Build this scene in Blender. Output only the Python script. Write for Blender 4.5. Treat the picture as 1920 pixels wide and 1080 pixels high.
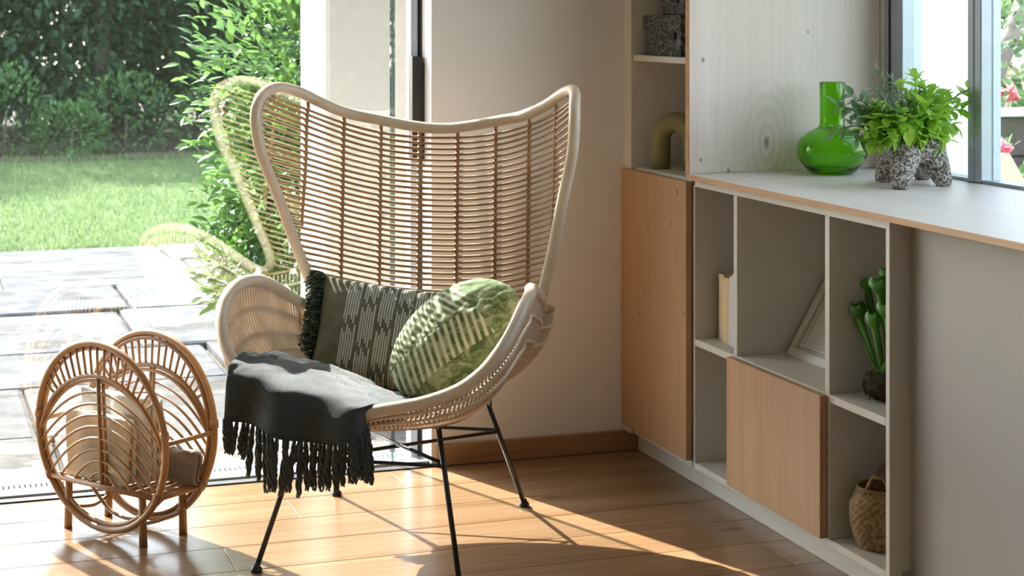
import bpy, math, random
from mathutils import Vector, Matrix, noise

for o in list(bpy.data.objects): bpy.data.objects.remove(o)
SC = bpy.context.scene
COL = SC.collection
RND = random.Random(7)

# ------------------------------------------------------------------ camera
F, CX, HY, CAMH = 3330.0, 960.0, 25.0, 1.3          # focal length (px of a 1920 wide frame), horizon row, eye height
TH = math.atan((CX + 170) / F)                      # yaw of the camera against the room's depth axis
CT, ST = math.cos(TH), math.sin(TH)
cd = bpy.data.cameras.new('camera'); cam = bpy.data.objects.new('camera', cd); COL.objects.link(cam)
cd.sensor_width = 36.0; cd.lens = 36.0 * F / 1920.0
cd.shift_y = -(540 - HY) / 1920.0
cd.clip_start = 0.05; cd.clip_end = 200
cam.location = (0, 0, CAMH); cam.rotation_euler = (math.pi / 2, 0, -TH)
SC.camera = cam
cd.dof.use_dof = True; cd.dof.focus_distance = 4.5; cd.dof.aperture_fstop = 8.0

# ------------------------------------------------------------------ light
SUN_AZ, SUN_EL = math.radians(20.47), math.radians(37.2)   # measured from the shadow lines on the floor
w = bpy.data.worlds.new('world'); SC.world = w; w.use_nodes = True
nt = w.node_tree; nt.nodes.clear()
sky = nt.nodes.new('ShaderNodeTexSky'); sky.sky_type = 'NISHITA'; sky.sun_disc = False
sky.sun_elevation = SUN_EL; sky.sun_rotation = -SUN_AZ; sky.air_density = 1.0; sky.dust_density = 1.5; sky.ozone_density = 1.0
bg = nt.nodes.new('ShaderNodeBackground'); bg.inputs['Strength'].default_value = 1.25
wo = nt.nodes.new('ShaderNodeOutputWorld')
hsv = nt.nodes.new('ShaderNodeHueSaturation'); hsv.inputs['Saturation'].default_value = 0.55
nt.links.new(sky.outputs[0], hsv.inputs['Color']); nt.links.new(hsv.outputs[0], bg.inputs[0]); nt.links.new(bg.outputs[0], wo.inputs[0])
sl = bpy.data.lights.new('sun', 'SUN'); sl.energy = 25.0; sl.angle = math.radians(0.55); sl.color = (1.0, 0.955, 0.89)
so = bpy.data.objects.new('sun', sl); COL.objects.link(so)
sdir = Vector((math.sin(SUN_AZ) * math.cos(SUN_EL), -math.cos(SUN_AZ) * math.cos(SUN_EL), -math.sin(SUN_EL)))
so.rotation_euler = sdir.to_track_quat('-Z', 'Y').to_euler(); so.location = (-3, 9, 8)
SC.view_settings.view_transform = 'Standard'; SC.view_settings.look = 'None'
SC.view_settings.gamma = 1.0; SC.view_settings.use_curve_mapping = False
SC.view_settings.exposure = 0.05

# ------------------------------------------------------------------ helpers: pixels to places
def ray(px, py):
    a = (px - CX) / F
    return Vector((a * CT + ST, -a * ST + CT, -(py - HY) / F))
def on_z(px, py, z):
    v = ray(px, py); t = (z - CAMH) / v.z; return Vector((v.x * t, v.y * t, z))
def on_x(px, py, x):
    v = ray(px, py); t = x / v.x; return Vector((x, v.y * t, CAMH + v.z * t))
def on_y(px, py, y):
    v = ray(px, py); t = y / v.y; return Vector((v.x * t, y, CAMH + v.z * t))

# ------------------------------------------------------------------ helpers: meshes
class MB:
    def __init__(s): s.v = []; s.f = []
    def add(s, vs, fs):
        n = len(s.v); s.v += [tuple(p) for p in vs]; s.f += [tuple(i + n for i in q) for q in fs]; return s
    def box(s, a, b):
        x0, y0, z0 = a; x1, y1, z1 = b
        return s.add([(x0,y0,z0),(x1,y0,z0),(x1,y1,z0),(x0,y1,z0),(x0,y0,z1),(x1,y0,z1),(x1,y1,z1),(x0,y1,z1)],
                     [(3,2,1,0),(4,5,6,7),(0,1,5,4),(1,2,6,5),(2,3,7,6),(3,0,4,7)])
    def bbox(s, a, b, e=0.002):
        """box with chamfered edges"""
        x0, y0, z0 = a; x1, y1, z1 = b
        vs = []; 
        for sx, sy, sz in [(i, j, k) for i in (0, 1) for j in (0, 1) for k in (0, 1)]:
            X = (x0, x1)[sx]; Y = (y0, y1)[sy]; Z = (z0, z1)[sz]
            ex = e if sx == 0 else -e; ey = e if sy == 0 else -e; ez = e if sz == 0 else -e
            vs += [(X, Y + ey, Z + ez), (X + ex, Y, Z + ez), (X + ex, Y + ey, Z)]
        I = lambda i, j, k, a: (i * 4 + j * 2 + k) * 3 + a
        fs = [(I(0,0,0,0),I(0,0,1,0),I(0,1,1,0),I(0,1,0,0)), (I(1,0,0,0),I(1,1,0,0),I(1,1,1,0),I(1,0,1,0)),
              (I(0,0,0,1),I(1,0,0,1),I(1,0,1,1),I(0,0,1,1)), (I(0,1,0,1),I(0,1,1,1),I(1,1,1,1),I(1,1,0,1)),
              (I(0,0,0,2),I(0,1,0,2),I(1,1,0,2),I(1,0,0,2)), (I(0,0,1,2),I(1,0,1,2),I(1,1,1,2),I(0,1,1,2))]
        for j in (0, 1):
            for k in (0, 1):
                fs.append((I(0,j,k,1),I(1,j,k,1),I(1,j,k,2),I(0,j,k,2)))
        for i in (0, 1):
            for k in (0, 1):
                fs.append((I(i,0,k,0),I(i,1,k,0),I(i,1,k,2),I(i,0,k,2)))
            for j in (0, 1):
                fs.append((I(i,j,0,0),I(i,j,1,0),I(i,j,1,1),I(i,j,0,1)))
        for i in (0, 1):
            for j in (0, 1):
                for k in (0, 1):
                    fs.append((I(i,j,k,0),I(i,j,k,1),I(i,j,k,2)))
        return s.add(vs, fs)
    def tube(s, pts, r, seg=8, closed=False, caps=True, flat=1.0):
        pts = [Vector(p) for p in pts]; n = len(pts)
        if not hasattr(r, '__len__'): r = [r] * n
        tang = []
        for i in range(n):
            if closed: t = pts[(i + 1) % n] - pts[i - 1]
            else: t = pts[min(i + 1, n - 1)] - pts[max(i - 1, 0)]
            tang.append(t.normalized() if t.length > 1e-9 else Vector((0, 0, 1)))
        up = Vector((0, 0, 1)) if abs(tang[0].z) < 0.9 else Vector((1, 0, 0))
        nrm = (up - tang[0] * up.dot(tang[0])).normalized()
        vs = []; 
        for i in range(n):
            nrm = (nrm - tang[i] * nrm.dot(tang[i]))
            nrm = nrm.normalized() if nrm.length > 1e-6 else tang[i].orthogonal().normalized()
            b = tang[i].cross(nrm)
            for k in range(seg):
                a = 2 * math.pi * k / seg
                vs.append(pts[i] + (nrm * math.cos(a) + b * (math.sin(a) * flat)) * r[i])
        fs = []
        for i in range(n if closed else n - 1):
            j = (i + 1) % n
            for k in range(seg):
                l = (k + 1) % seg
                fs.append((i * seg + k, i * seg + l, j * seg + l, j * seg + k))
        if caps and not closed:
            fs.append(tuple(range(seg - 1, -1, -1))); fs.append(tuple((n - 1) * seg + k for k in range(seg)))
        return s.add(vs, fs)
    def lathe(s, prof, seg=40, c=(0, 0, 0)):
        vs = []
        for r, z in prof:
            for k in range(seg):
                a = 2 * math.pi * k / seg
                vs.append((c[0] + r * math.cos(a), c[1] + r * math.sin(a), c[2] + z))
        fs = []
        for i in range(len(prof) - 1):
            for k in range(seg):
                l = (k + 1) % seg
                fs.append((i * seg + k, i * seg + l, (i + 1) * seg + l, (i + 1) * seg + k))
        if prof[0][0] > 1e-6: fs.append(tuple(range(seg - 1, -1, -1)))
        if prof[-1][0] > 1e-6: fs.append(tuple((len(prof) - 1) * seg + k for k in range(seg)))
        return s.add(vs, fs)
    def grid(s, rows, closed_u=False):
        m = len(rows[0]); vs = [p for r in rows for p in r]; fs = []
        for i in range(len(rows) - 1):
            for k in range(m if closed_u else m - 1):
                l = (k + 1) % m
                fs.append((i * m + k, i * m + l, (i + 1) * m + l, (i + 1) * m + k))
        return s.add(vs, fs)
    def mesh(s, name, mat, smooth=False):
        me = bpy.data.meshes.new(name); me.from_pydata(s.v, [], s.f); me.validate()
        if mat: me.materials.append(mat)
        if smooth: me.polygons.foreach_set('use_smooth', [True] * len(me.polygons))
        me.update(); return me
    def build(s, name, mat, parent=None, smooth=False, stuff=False):
        o = bpy.data.objects.new(name, s.mesh(name, mat, smooth)); COL.objects.link(o)
        if parent: o.parent = parent
        if stuff: o['kind'] = 'stuff'
        return o

def inst(name, me, parent=None, loc=(0, 0, 0), rot=(0, 0, 0), scale=1.0):
    o = bpy.data.objects.new(name, me); COL.objects.link(o); o.location = loc; o.rotation_euler = rot
    o.scale = (scale,) * 3 if not hasattr(scale, '__len__') else scale
    if parent: o.parent = parent
    return o
def inst_m(name, me, parent, M):
    o = bpy.data.objects.new(name, me); COL.objects.link(o); o.parent = parent; o.matrix_basis = M; return o
def tag(o, label, cat, group=None):
    o['label'] = label; o['category'] = cat
    if group: o['group'] = group
    return o
def thing(name, label, cat, loc=(0, 0, 0), rz=0.0, group=None):
    o = bpy.data.objects.new(name, None); COL.objects.link(o); o.location = loc; o.rotation_euler = (0, 0, rz)
    o.empty_display_size = 0.1
    return tag(o, label, cat, group)
def struct(o, label=None):
    o['kind'] = 'structure'
    if label: o['label'] = label
    return o
def sempty(name, loc=(0, 0, 0)):
    o = bpy.data.objects.new(name, None); COL.objects.link(o); o.location = loc; o['kind'] = 'structure'; return o
def spline(pts, n, closed=False):
    """Catmull-Rom through the points, n samples per span"""
    P = [Vector(p) for p in pts]; m = len(P); out = []
    for i in range(m if closed else m - 1):
        if closed: a, b, c, d = P[i - 1], P[i], P[(i + 1) % m], P[(i + 2) % m]
        else: a, b, c, d = P[max(i - 1, 0)], P[i], P[i + 1], P[min(i + 2, m - 1)]
        for k in range(n):
            t = k / n
            out.append(0.5 * ((2 * b) + (c - a) * t + (2 * a - 5 * b + 4 * c - d) * t * t + (3 * b - a - 3 * c + d) * t ** 3))
    if not closed: out.append(P[-1].copy())
    return out
def resample(pts, n):
    L = [0.0]
    for a, b in zip(pts, pts[1:]): L.append(L[-1] + (Vector(b) - Vector(a)).length)
    out = []; j = 0
    for i in range(n):
        s = L[-1] * i / (n - 1)
        while j < len(L) - 2 and L[j + 1] < s: j += 1
        t = (s - L[j]) / max(L[j + 1] - L[j], 1e-9)
        out.append(Vector(pts[j]).lerp(Vector(pts[j + 1]), t))
    return out

# ------------------------------------------------------------------ helpers: materials
def new_mat(name):
    m = bpy.data.materials.new(name); m.use_nodes = True; t = m.node_tree; t.nodes.clear()
    out = t.nodes.new('ShaderNodeOutputMaterial'); b = t.nodes.new('ShaderNodeBsdfPrincipled')
    t.links.new(b.outputs[0], out.inputs[0]); return m, t, b, out
class X:
    """a float socket with arithmetic"""
    def __init__(s, t, sock): s.t = t; s.s = sock
    def op(s, kind, *args):
        n = s.t.nodes.new('ShaderNodeMath'); n.operation = kind
        for i, a in enumerate((s,) + args):
            if isinstance(a, X): s.t.links.new(a.s, n.inputs[i])
            else: n.inputs[i].default_value = a
        return X(s.t, n.outputs[0])
    def __add__(s, o): return s.op('ADD', o)
    def __sub__(s, o): return s.op('SUBTRACT', o)
    def __mul__(s, o): return s.op('MULTIPLY', o)
    def __truediv__(s, o): return s.op('DIVIDE', o)
    def lt(s, o): return s.op('LESS_THAN', o)
    def gt(s, o): return s.op('GREATER_THAN', o)
    def fl(s): return s.op('FLOOR')
    def fr(s): return s.op('FRACT')
    def ab(s): return s.op('ABSOLUTE')
    def mod(s, o): return s.op('MODULO', o)
    def clamp(s): 
        r = s.op('ADD', 0.0); r.s.node.use_clamp = True; return r
def coords(t, kind='Object'):
    return t.nodes.new('ShaderNodeTexCoord').outputs[kind]
def mapping(t, sock, scale=(1, 1, 1), rot=(0, 0, 0), loc=(0, 0, 0)):
    n = t.nodes.new('ShaderNodeMapping'); n.inputs['Scale'].default_value = scale; n.inputs['Rotation'].default_value = rot
    n.inputs['Location'].default_value = loc; t.links.new(sock, n.inputs[0]); return n.outputs[0]
def noise_tex(t, vec, scale, detail=3, rough=0.5, dist=0.0):
    n = t.nodes.new('ShaderNodeTexNoise'); n.inputs['Scale'].default_value = scale; n.inputs['Detail'].default_value = detail
    n.inputs['Roughness'].default_value = rough; n.inputs['Distortion'].default_value = dist
    if vec: t.links.new(vec, n.inputs['Vector'])
    return n.outputs['Fac']
def ramp(t, fac, stops):
    n = t.nodes.new('ShaderNodeValToRGB'); e = n.color_ramp.elements
    while len(e) < len(stops): e.new(0.5)
    for el, (p, c) in zip(e, stops): el.position = p; el.color = (*c, 1)
    t.links.new(fac, n.inputs[0]); return n.outputs[0]
def mix(t, fac, a, b, blend='MIX'):
    n = t.nodes.new('ShaderNodeMix'); n.data_type = 'RGBA'; n.blend_type = blend
    for sock, v in ((n.inputs[0], fac), (n.inputs[6], a), (n.inputs[7], b)):
        if isinstance(v, X): v = v.s
        if hasattr(v, 'is_linked'): t.links.new(v, sock)
        elif hasattr(v, '__len__'): sock.default_value = (*v, 1)
        else: sock.default_value = v
    return n.outputs[2]
def bump(t, b, h, strength=0.3, dist=0.002):
    n = t.nodes.new('ShaderNodeBump'); n.inputs['Strength'].default_value = strength; n.inputs['Distance'].default_value = dist
    if isinstance(h, X): h = h.s
    t.links.new(h, n.inputs['Height']); t.links.new(n.outputs[0], b.inputs['Normal'])
def setc(t, b, c):
    if hasattr(c, 'is_linked'): t.links.new(c, b.inputs['Base Color'])
    else: b.inputs['Base Color'].default_value = (*c, 1)
def m_plain(name, c, rough=0.6, var=0.05, scale=12, bmp=0.0, metal=0.0, spec=0.5):
    m, t, b, o = new_mat(name); v = coords(t)
    f = noise_tex(t, v, scale, 4)
    lo = tuple(x * (1 - var) for x in c); hi = tuple(min(x * (1 + var), 1) for x in c)
    setc(t, b, ramp(t, f, [(0.3, lo), (0.7, hi)])); b.inputs['Roughness'].default_value = rough
    b.inputs['Metallic'].default_value = metal; b.inputs['Specular IOR Level'].default_value = spec
    if bmp: bump(t, b, noise_tex(t, v, scale * 12, 3), bmp)
    return m
def m_wood(name, dark, mid, light, axis='z', scale=1.0, rough=0.5, rnd=True, knots=True, amount=1.0, eyes=(), plane='xz'):
    """oak: fibres along one axis, slow bands, pores and a few knots"""
    m, t, b, o = new_mat(name); v = coords(t)
    info = t.nodes.new('ShaderNodeObjectInfo')
    if rnd:
        add = t.nodes.new('ShaderNodeVectorMath'); add.operation = 'MULTIPLY_ADD'
        cmb = t.nodes.new('ShaderNodeCombineXYZ')
        for k in range(3): t.links.new(info.outputs['Random'], cmb.inputs[k])
        t.links.new(cmb.outputs[0], add.inputs[0]); add.inputs[1].default_value = (31, 17, 23); t.links.new(v, add.inputs[2]); v = add.outputs[0]
    st = {'x': (0.9, 9, 9), 'y': (9, 0.9, 9), 'z': (9, 9, 0.9)}[axis]; fs = {'x': (3, 110, 110), 'y': (110, 3, 110), 'z': (110, 110, 3)}[axis]
    band = noise_tex(t, mapping(t, v, tuple(k * scale for k in st)), 1.0, 5, 0.55, 0.9)
    fib = noise_tex(t, mapping(t, v, tuple(k * scale for k in fs)), 1.0, 3, 0.6)
    c = ramp(t, band, [(0.28, dark), (0.5, mid), (0.72, light)])
    c = mix(t, 0.35 * amount, c, ramp(t, fib, [(0.35, tuple(k * 0.72 for k in mid)), (0.62, light)]), 'MIX')
    if knots:
        vo = t.nodes.new('ShaderNodeTexVoronoi'); vo.inputs['Scale'].default_value = 1.0
        ks = {'x': (1.0, 3.2, 3.2), 'y': (3.2, 1.0, 3.2), 'z': (3.2, 3.2, 1.6)}[axis]
        t.links.new(mapping(t, v, tuple(k * 1.3 for k in ks)), vo.inputs['Vector'])
        kn = X(t, vo.outputs['Distance']).lt(0.055)
        c = mix(t, kn * 0.55, c, tuple(k * 0.35 for k in dark))
    if eyes:
        sp_ = t.nodes.new('ShaderNodeSeparateXYZ'); t.links.new(coords(t), sp_.inputs[0])
        U = X(t, sp_.outputs[0 if plane[0] == 'x' else 1]); V = X(t, sp_.outputs[2]); nz = X(t, noise_tex(t, coords(t), 14, 3))
        for eu, ev, er, big in eyes:
            du = U - eu; dv = (V - ev) * (0.45 if big else 0.8)
            d_ = (du * du + dv * dv).op('SQRT') + (nz - 0.5) * (0.02 if big else 0.002)
            if big:
                ring = (d_ * 330.0).op('SINE') * 0.5 + 0.5
                fall = (d_ * -16.0).op('EXPONENT')
                c = mix(t, (ring * fall * 0.55).clamp().s, c, tuple(k * 0.72 for k in dark))
            c = mix(t, ((d_ * (-1.0 / er) + 1.0) * 1.6).clamp().s, c, tuple(k * 0.42 for k in dark))
    if rnd:
        hs = t.nodes.new('ShaderNodeHueSaturation'); t.links.new(c, hs.inputs['Color'])
        t.links.new((X(t, info.outputs['Random']) * 0.16 + 0.92).s, hs.inputs['Value']); c = hs.outputs[0]
    setc(t, b, c); b.inputs['Roughness'].default_value = rough
    bump(t, b, fib, 0.12, 0.001)
    return m
def m_leaf(name, c1, c2, trans=0.35, rough=0.35):
    m, t, b, o = new_mat(name); v = coords(t, 'Object')
    info = t.nodes.new('ShaderNodeObjectInfo')
    geo = t.nodes.new('ShaderNodeNewGeometry')
    f = X(t, noise_tex(t, geo.outputs['Position'], 9.0, 2)) * 0.6 + X(t, geo.outputs['Random Per Island']) * 0.3 + X(t, info.outputs['Random']) * 0.3 - 0.1
    c = ramp(t, f.s, [(0.2, c1), (0.75, c2)])
    setc(t, b, c); b.inputs['Roughness'].default_value = rough
    tr = t.nodes.new('ShaderNodeBsdfTranslucent')
    br = t.nodes.new('ShaderNodeBrightContrast'); t.links.new(c, br.inputs[0]); br.inputs['Bright'].default_value = 0.06
    t.links.new(br.outputs[0], tr.inputs[0])
    mx = t.nodes.new('ShaderNodeMixShader'); mx.inputs[0].default_value = trans
    t.links.new(b.outputs[0], mx.inputs[1]); t.links.new(tr.outputs[0], mx.inputs[2]); t.links.new(mx.outputs[0], o.inputs[0])
    return m
def m_pane(name, tint=(0.95, 0.98, 0.975), r0=0.10):
    """window glass: clear for light, mirror-like by its Fresnel reflection (Schlick)"""
    m, t, b, o = new_mat(name); t.nodes.remove(b)
    tr = t.nodes.new('ShaderNodeBsdfTransparent'); tr.inputs[0].default_value = (*tint, 1)
    gl = t.nodes.new('ShaderNodeBsdfGlossy'); gl.inputs['Roughness'].default_value = 0.0
    g = t.nodes.new('ShaderNodeNewGeometry'); dt = t.nodes.new('ShaderNodeVectorMath'); dt.operation = 'DOT_PRODUCT'
    t.links.new(g.outputs['Normal'], dt.inputs[0]); t.links.new(g.outputs['Incoming'], dt.inputs[1])
    k = (X(t, dt.outputs['Value']).ab() * -1.0 + 1.0).op('POWER', 5.0) * (1 - r0) + r0
    mx = t.nodes.new('ShaderNodeMixShader')
    t.links.new(k.s, mx.inputs[0]); t.links.new(tr.outputs[0], mx.inputs[1]); t.links.new(gl.outputs[0], mx.inputs[2])
    t.links.new(mx.outputs[0], o.inputs[0]); return m
def m_rattan(name, dark, light, rough=0.45):
    m, t, b, o = new_mat(name); v = coords(t); info = t.nodes.new('ShaderNodeObjectInfo')
    f = X(t, noise_tex(t, v, 14, 4)) * 0.7 + X(t, info.outputs['Random']) * 0.3
    c = ramp(t, f.s, [(0.3, dark), (0.7, light)])
    setc(t, b, c); b.inputs['Roughness'].default_value = rough
    bump(t, b, noise_tex(t, v, 220, 2), 0.15, 0.001); return m

M = {}
M['wall'] = m_plain('wall_paint', (0.70, 0.675, 0.655), 0.75, 0.02, 6, 0.05)
M['ceiling'] = m_plain('ceiling_paint', (0.85, 0.84, 0.82), 0.8, 0.01)
M['floor'] = m_wood('floor_oak', (0.155, 0.080, 0.034), (0.23, 0.130, 0.064), (0.30, 0.188, 0.105), 'x', 1.0, 0.24)
M['oak'] = m_wood('oak_front', (0.36, 0.195, 0.092), (0.415, 0.24, 0.118), (0.465, 0.285, 0.148), 'z', 1.0, 0.5, amount=0.7)
def eyes_on(pts, plane, o):
    out = []
    for px, py, r_, big in pts:
        p = on_x(px, py, 2.007) if plane == 'yz' else on_y(px, py, 4.4205)
        out.append(((p.y - o[1]) if plane == 'yz' else (p.x - o[0]), p.z, r_, big))
    return out
M['oak_tall'] = m_wood('oak_tall_door', (0.36, 0.195, 0.092), (0.415, 0.24, 0.118), (0.465, 0.285, 0.148), 'z', 1.0, 0.5, False, False, 0.7, eyes_on([(1215, 427, .006, False), (1258, 420, .006, False), (1199, 587, .006, False), (1283, 588, .006, False), (1270, 360, .009, False)], 'yz', (2.027, 4.66)), 'yz')
M['oak_edge'] = m_wood('oak_edge', (0.36, 0.18, 0.075), (0.45, 0.25, 0.12), (0.54, 0.33, 0.17), 'y', 1.0, 0.5, knots=False)
M['oak_base'] = m_wood('oak_skirting', (0.22, 0.11, 0.045), (0.30, 0.16, 0.07), (0.36, 0.21, 0.10), 'x', 1.0, 0.45, knots=False)
M['oak_pale'] = m_wood('oak_whitewashed', (0.80, 0.67, 0.58), (0.85, 0.74, 0.66), (0.89, 0.80, 0.73), 'z', 0.8, 0.5, False, False, 0.4, eyes_on([(1437, 268, .012, True), (1318, 112, .007, False), (1314, 300, .006, False), (1515, 60, .005, False), (1366, 320, .007, False)], 'xz', (2.027, 4.66)), 'xz')
M['oak_top'] = m_wood('oak_worktop', (0.74, 0.66, 0.60), (0.79, 0.72, 0.67), (0.83, 0.77, 0.73), 'y', 0.8, 0.42, amount=0.4, knots=False)
M['white'] = m_plain('greige_lacquer', (0.58, 0.55, 0.50), 0.45, 0.02, 5)
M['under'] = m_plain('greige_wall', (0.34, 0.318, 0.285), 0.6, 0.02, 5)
M['black'] = m_plain('black_metal', (0.012, 0.012, 0.014), 0.35, 0.1, 30)
M['anthracite'] = m_plain('anthracite_aluminium', (0.035, 0.045, 0.045), 0.35, 0.05, 20, metal=0.3)
M['alu'] = m_plain('grey_aluminium', (0.42, 0.46, 0.52), 0.35, 0.04, 20, metal=0.5)
M['seal'] = m_plain('rubber_seal', (0.015, 0.015, 0.018), 0.6, 0.05, 20)
M['pane'] = m_pane('window_glass')
M['pane_edge'] = m_pane('glass_edge', (0.42, 0.50, 0.50), 0.06)
M['stucco'] = m_plain('cream_stucco', (0.70, 0.68, 0.63), 0.9, 0.04, 30, 0.6)
M['render'] = m_plain('white_render', (0.86, 0.86, 0.86), 0.9, 0.02, 30, 0.3)
M['rattan'] = m_rattan('rattan_natural', (0.33, 0.20, 0.10), (0.48, 0.33, 0.20))
M['rattan_rim'] = m_rattan('rattan_pole', (0.52, 0.40, 0.28), (0.64, 0.53, 0.41), 0.32)
M['rattan_weave'] = m_rattan('rattan_weave', (0.40, 0.28, 0.18), (0.58, 0.44, 0.31))
M['rattan_bind'] = m_rattan('rattan_binding', (0.30, 0.145, 0.06), (0.43, 0.25, 0.125))
M['rattan_brown'] = m_rattan('rattan_honey', (0.26, 0.13, 0.05), (0.42, 0.235, 0.10))
M['soil'] = m_plain('soil', (0.07, 0.045, 0.03), 0.95, 0.5, 40, 0.5)

# ================================================================== the room
WY = 4.905                     # back wall face
XR = 2.60                      # window wall face
X0, Y0, ZC = -3.2, -2.6, 2.55
OPX0, OPX1, OPZ = -2.3, 1.42, 2.25      # garden door opening
fl_root = sempty('floor'); fl_root['label'] = 'oak plank floor'
PW = 0.19; PL = 1.9
row = 0; y = WY - 0.018
while y > Y0:
    x = X0 - RND.random() * PL
    y1 = y; y0 = max(y - PW, Y0)
    while x < XR:
        x1 = x + PL * (0.75 + 0.5 * RND.random())
        a, b = max(x, X0), min(x1, 2.4 if y0 > 1.6 else XR)
        if b - a > 0.05:
            mb = MB(); mb.bbox((a + 0.0006, y0 + 0.0006, -0.02), (b - 0.0006, y1 - 0.0006, 0.0), 0.0012)
            # own origin per board so that the grain differs
            cxm, cym = (a + b) / 2, (y0 + y1) / 2
            mb.v = [(p[0] - cxm, p[1] - cym, p[2]) for p in mb.v]
            ob = mb.build('plank', M['floor'], fl_root); ob.location = (cxm, cym, 0)
        x = x1
    y -= PW
sub = MB().box((X0 - .1, Y0 - .1, -0.12), (XR, WY - 0.018, -0.0205)).build('screed', M['soil'], fl_root)

wb = MB(); wb.box((OPX1, WY, 0), (XR + 0.12, WY + 0.24, ZC)); wb.box((X0, WY, OPZ), (OPX1, WY + 0.24, ZC)); wb.box((X0, WY, 0), (OPX0, WY + 0.24, OPZ))
struct(wb.build('wall_back', M['wall']), 'white plastered wall beside the garden door')
WZ0, WZ1, WYA, WYB = 0.863, 2.15, 1.2, 4.40    # window opening
wr = MB(); wr.box((XR, Y0, 0), (XR + 0.12, WY, WZ0)); wr.box((XR, Y0, WZ1), (XR + 0.12, WY, ZC)); wr.box((XR, WYB, WZ0), (XR + 0.12, WY, WZ1)); wr.box((XR, Y0, WZ0), (XR + 0.12, WYA, WZ1))
struct(wr.build('wall_right', M['wall']), 'white wall with the long window')
wl = MB(); wl.box((X0 - .15, Y0, 0), (X0, WY, ZC))
struct(wl.build('wall_left', M['wall']))
struct(MB().box((X0, Y0 - .15, 0), (XR, Y0, ZC)).build('wall_rear', M['wall']))
struct(MB().box((X0 - .15, Y0 - .15, ZC), (XR + .12, WY + .24, ZC + .15)).build('ceiling', M['ceiling']))
bb = MB(); bb.bbox((1.437, WY - 0.0155, 0.0), (2.056, WY, 0.0605), 0.002)
struct(bb.build('baseboard_back', M['oak_base']), 'oak skirting board along the white wall')

# ------------------------------------------------------------------ garden door
dr = sempty('door_1'); dr['label'] = 'sliding glass garden door with dark frame'
th = MB(); th.bbox((OPX0, WY - 0.018, -0.03), (OPX1 + .005, WY + 0.022, 0.004), 0.002); th.build('threshold', M['seal'], dr)
MB().bbox((OPX0, WY + 0.022, -0.03), (OPX1, WY + 0.042, 0.010), 0.002).build('track', M['alu'], dr)
MB().bbox((OPX0, WY + 0.042, -0.03), (OPX1, WY + 0.060, 0.006), 0.002).build('track_groove', M['seal'], dr)
MB().bbox((OPX0, WY + 0.060, -0.03), (OPX1 + .02, WY + 0.115, 0.004), 0.002).build('sill', M['alu'], dr)
# fixed jamb on the right, set back in the wall opening
JY = WY + .10
def jx(px): return on_y(px, 300, JY).x
for nm, pa, pb, mt, dy in (('jamb_frame', 770, 783, 'alu', 0), ('jamb_seal', 783, 788, 'seal', .004), ('jamb_strip', 788, 793, 'anthracite', -.004), ('jamb_seal', 793, 797, 'seal', .004), ('jamb_frame', 797, 815, 'alu', 0)):
    MB().bbox((jx(pa), JY + dy, 0.0), (jx(pb), JY + .05, OPZ), 0.001).build(nm, M[mt], dr)
MB().bbox((OPX0, WY + 0.02, OPZ - 0.06), (OPX1, WY + 0.14, OPZ), 0.002).build('head_frame', M['anthracite'], dr)
# handle: a tall black bar with a slanted top, standing off the jamb
hb = MB(); za, zb_ = on_y(785, 300, JY).z, on_y(785, 105, JY).z
prof = [(jx(768), zb_), (jx(783), zb_), (jx(792), zb_ - .028), (jx(800), zb_ - .05), (jx(801.5), zb_ - .075), (jx(801.5), za), (jx(772), za), (jx(768), za + .012)]
vs = [(x, JY - .03, z) for x, z in prof] + [(x, JY + .01, z) for x, z in prof]; n = len(prof)
hb.add(vs, [tuple(range(n)), tuple(range(2 * n - 1, n - 1, -1))] + [(i, i + n, (i + 1) % n + n, (i + 1) % n) for i in range(n)])
hb.build('door_handle', M['black'], dr)
# sliding leaves
GYD = WY + 0.052
lf = MB().bbox((0.176, GYD - .003, 0.012), (1.3125, GYD + .003, OPZ - .06), 0.001); lf.build('glass_pane', M['pane'], dr)
MB().bbox((1.3125, GYD - .010, 0.008), (1.3235, GYD + .010, OPZ - .06), 0.001).build('glass_edge', M['pane_edge'], dr)
MB().bbox((0.119, GYD - .022, 0.008), (0.176, GYD + .018, OPZ - .06), 0.002).build('leaf_stile', M['anthracite'], dr)
MB().bbox((OPX0 + .05, GYD - .003, 0.012), (0.119, GYD + .003, OPZ - .06), 0.001).build('glass_pane', M['pane'], dr)
MB().bbox((OPX0, GYD - .022, 0.0), (OPX0 + .05, GYD + .018, OPZ - .06), 0.002).build('leaf_stile', M['anthracite'], dr)

# ------------------------------------------------------------------ window
wn = sempty('window_1'); wn['label'] = 'long window with grey aluminium frame above the worktop'
fx0, fx1 = XR, XR + 0.06
MB().bbox((XR - .002, 4.376, WZ0), (fx1, 4.398, WZ1), 0.001).build('window_frame', M['alu'], wn)
MB().box((XR, 4.363, WZ0), (fx1, 4.376, WZ1)).build('window_seal', M['seal'], wn)
MB().bbox((XR - .002, 4.303, WZ0), (fx1, 4.363, WZ1), 0.003).build('sash_stile', M['alu'], wn)
MB().bbox((XR - .002, 3.953, WZ0 + .001), (fx1, 3.982, WZ1), 0.003).build('mullion', M['alu'], wn)
MB().bbox((XR - .002, 3.921, WZ0 + .001), (fx1, 3.950, WZ1), 0.003).build('mullion', M['alu'], wn)
MB().bbox((XR + .004, WYA, WZ0), (fx1, 4.303, WZ0 + .009), 0.001).build('bottom_rail', M['alu'], wn)
MB().bbox((XR, WYA, WZ1 - .05), (fx1, 4.303, WZ1), 0.002).build('top_rail', M['alu'], wn)
MB().bbox((XR, WYA, WZ0), (fx1, WYA + .05, WZ1), 0.002).build('sash_stile', M['alu'], wn)
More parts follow.
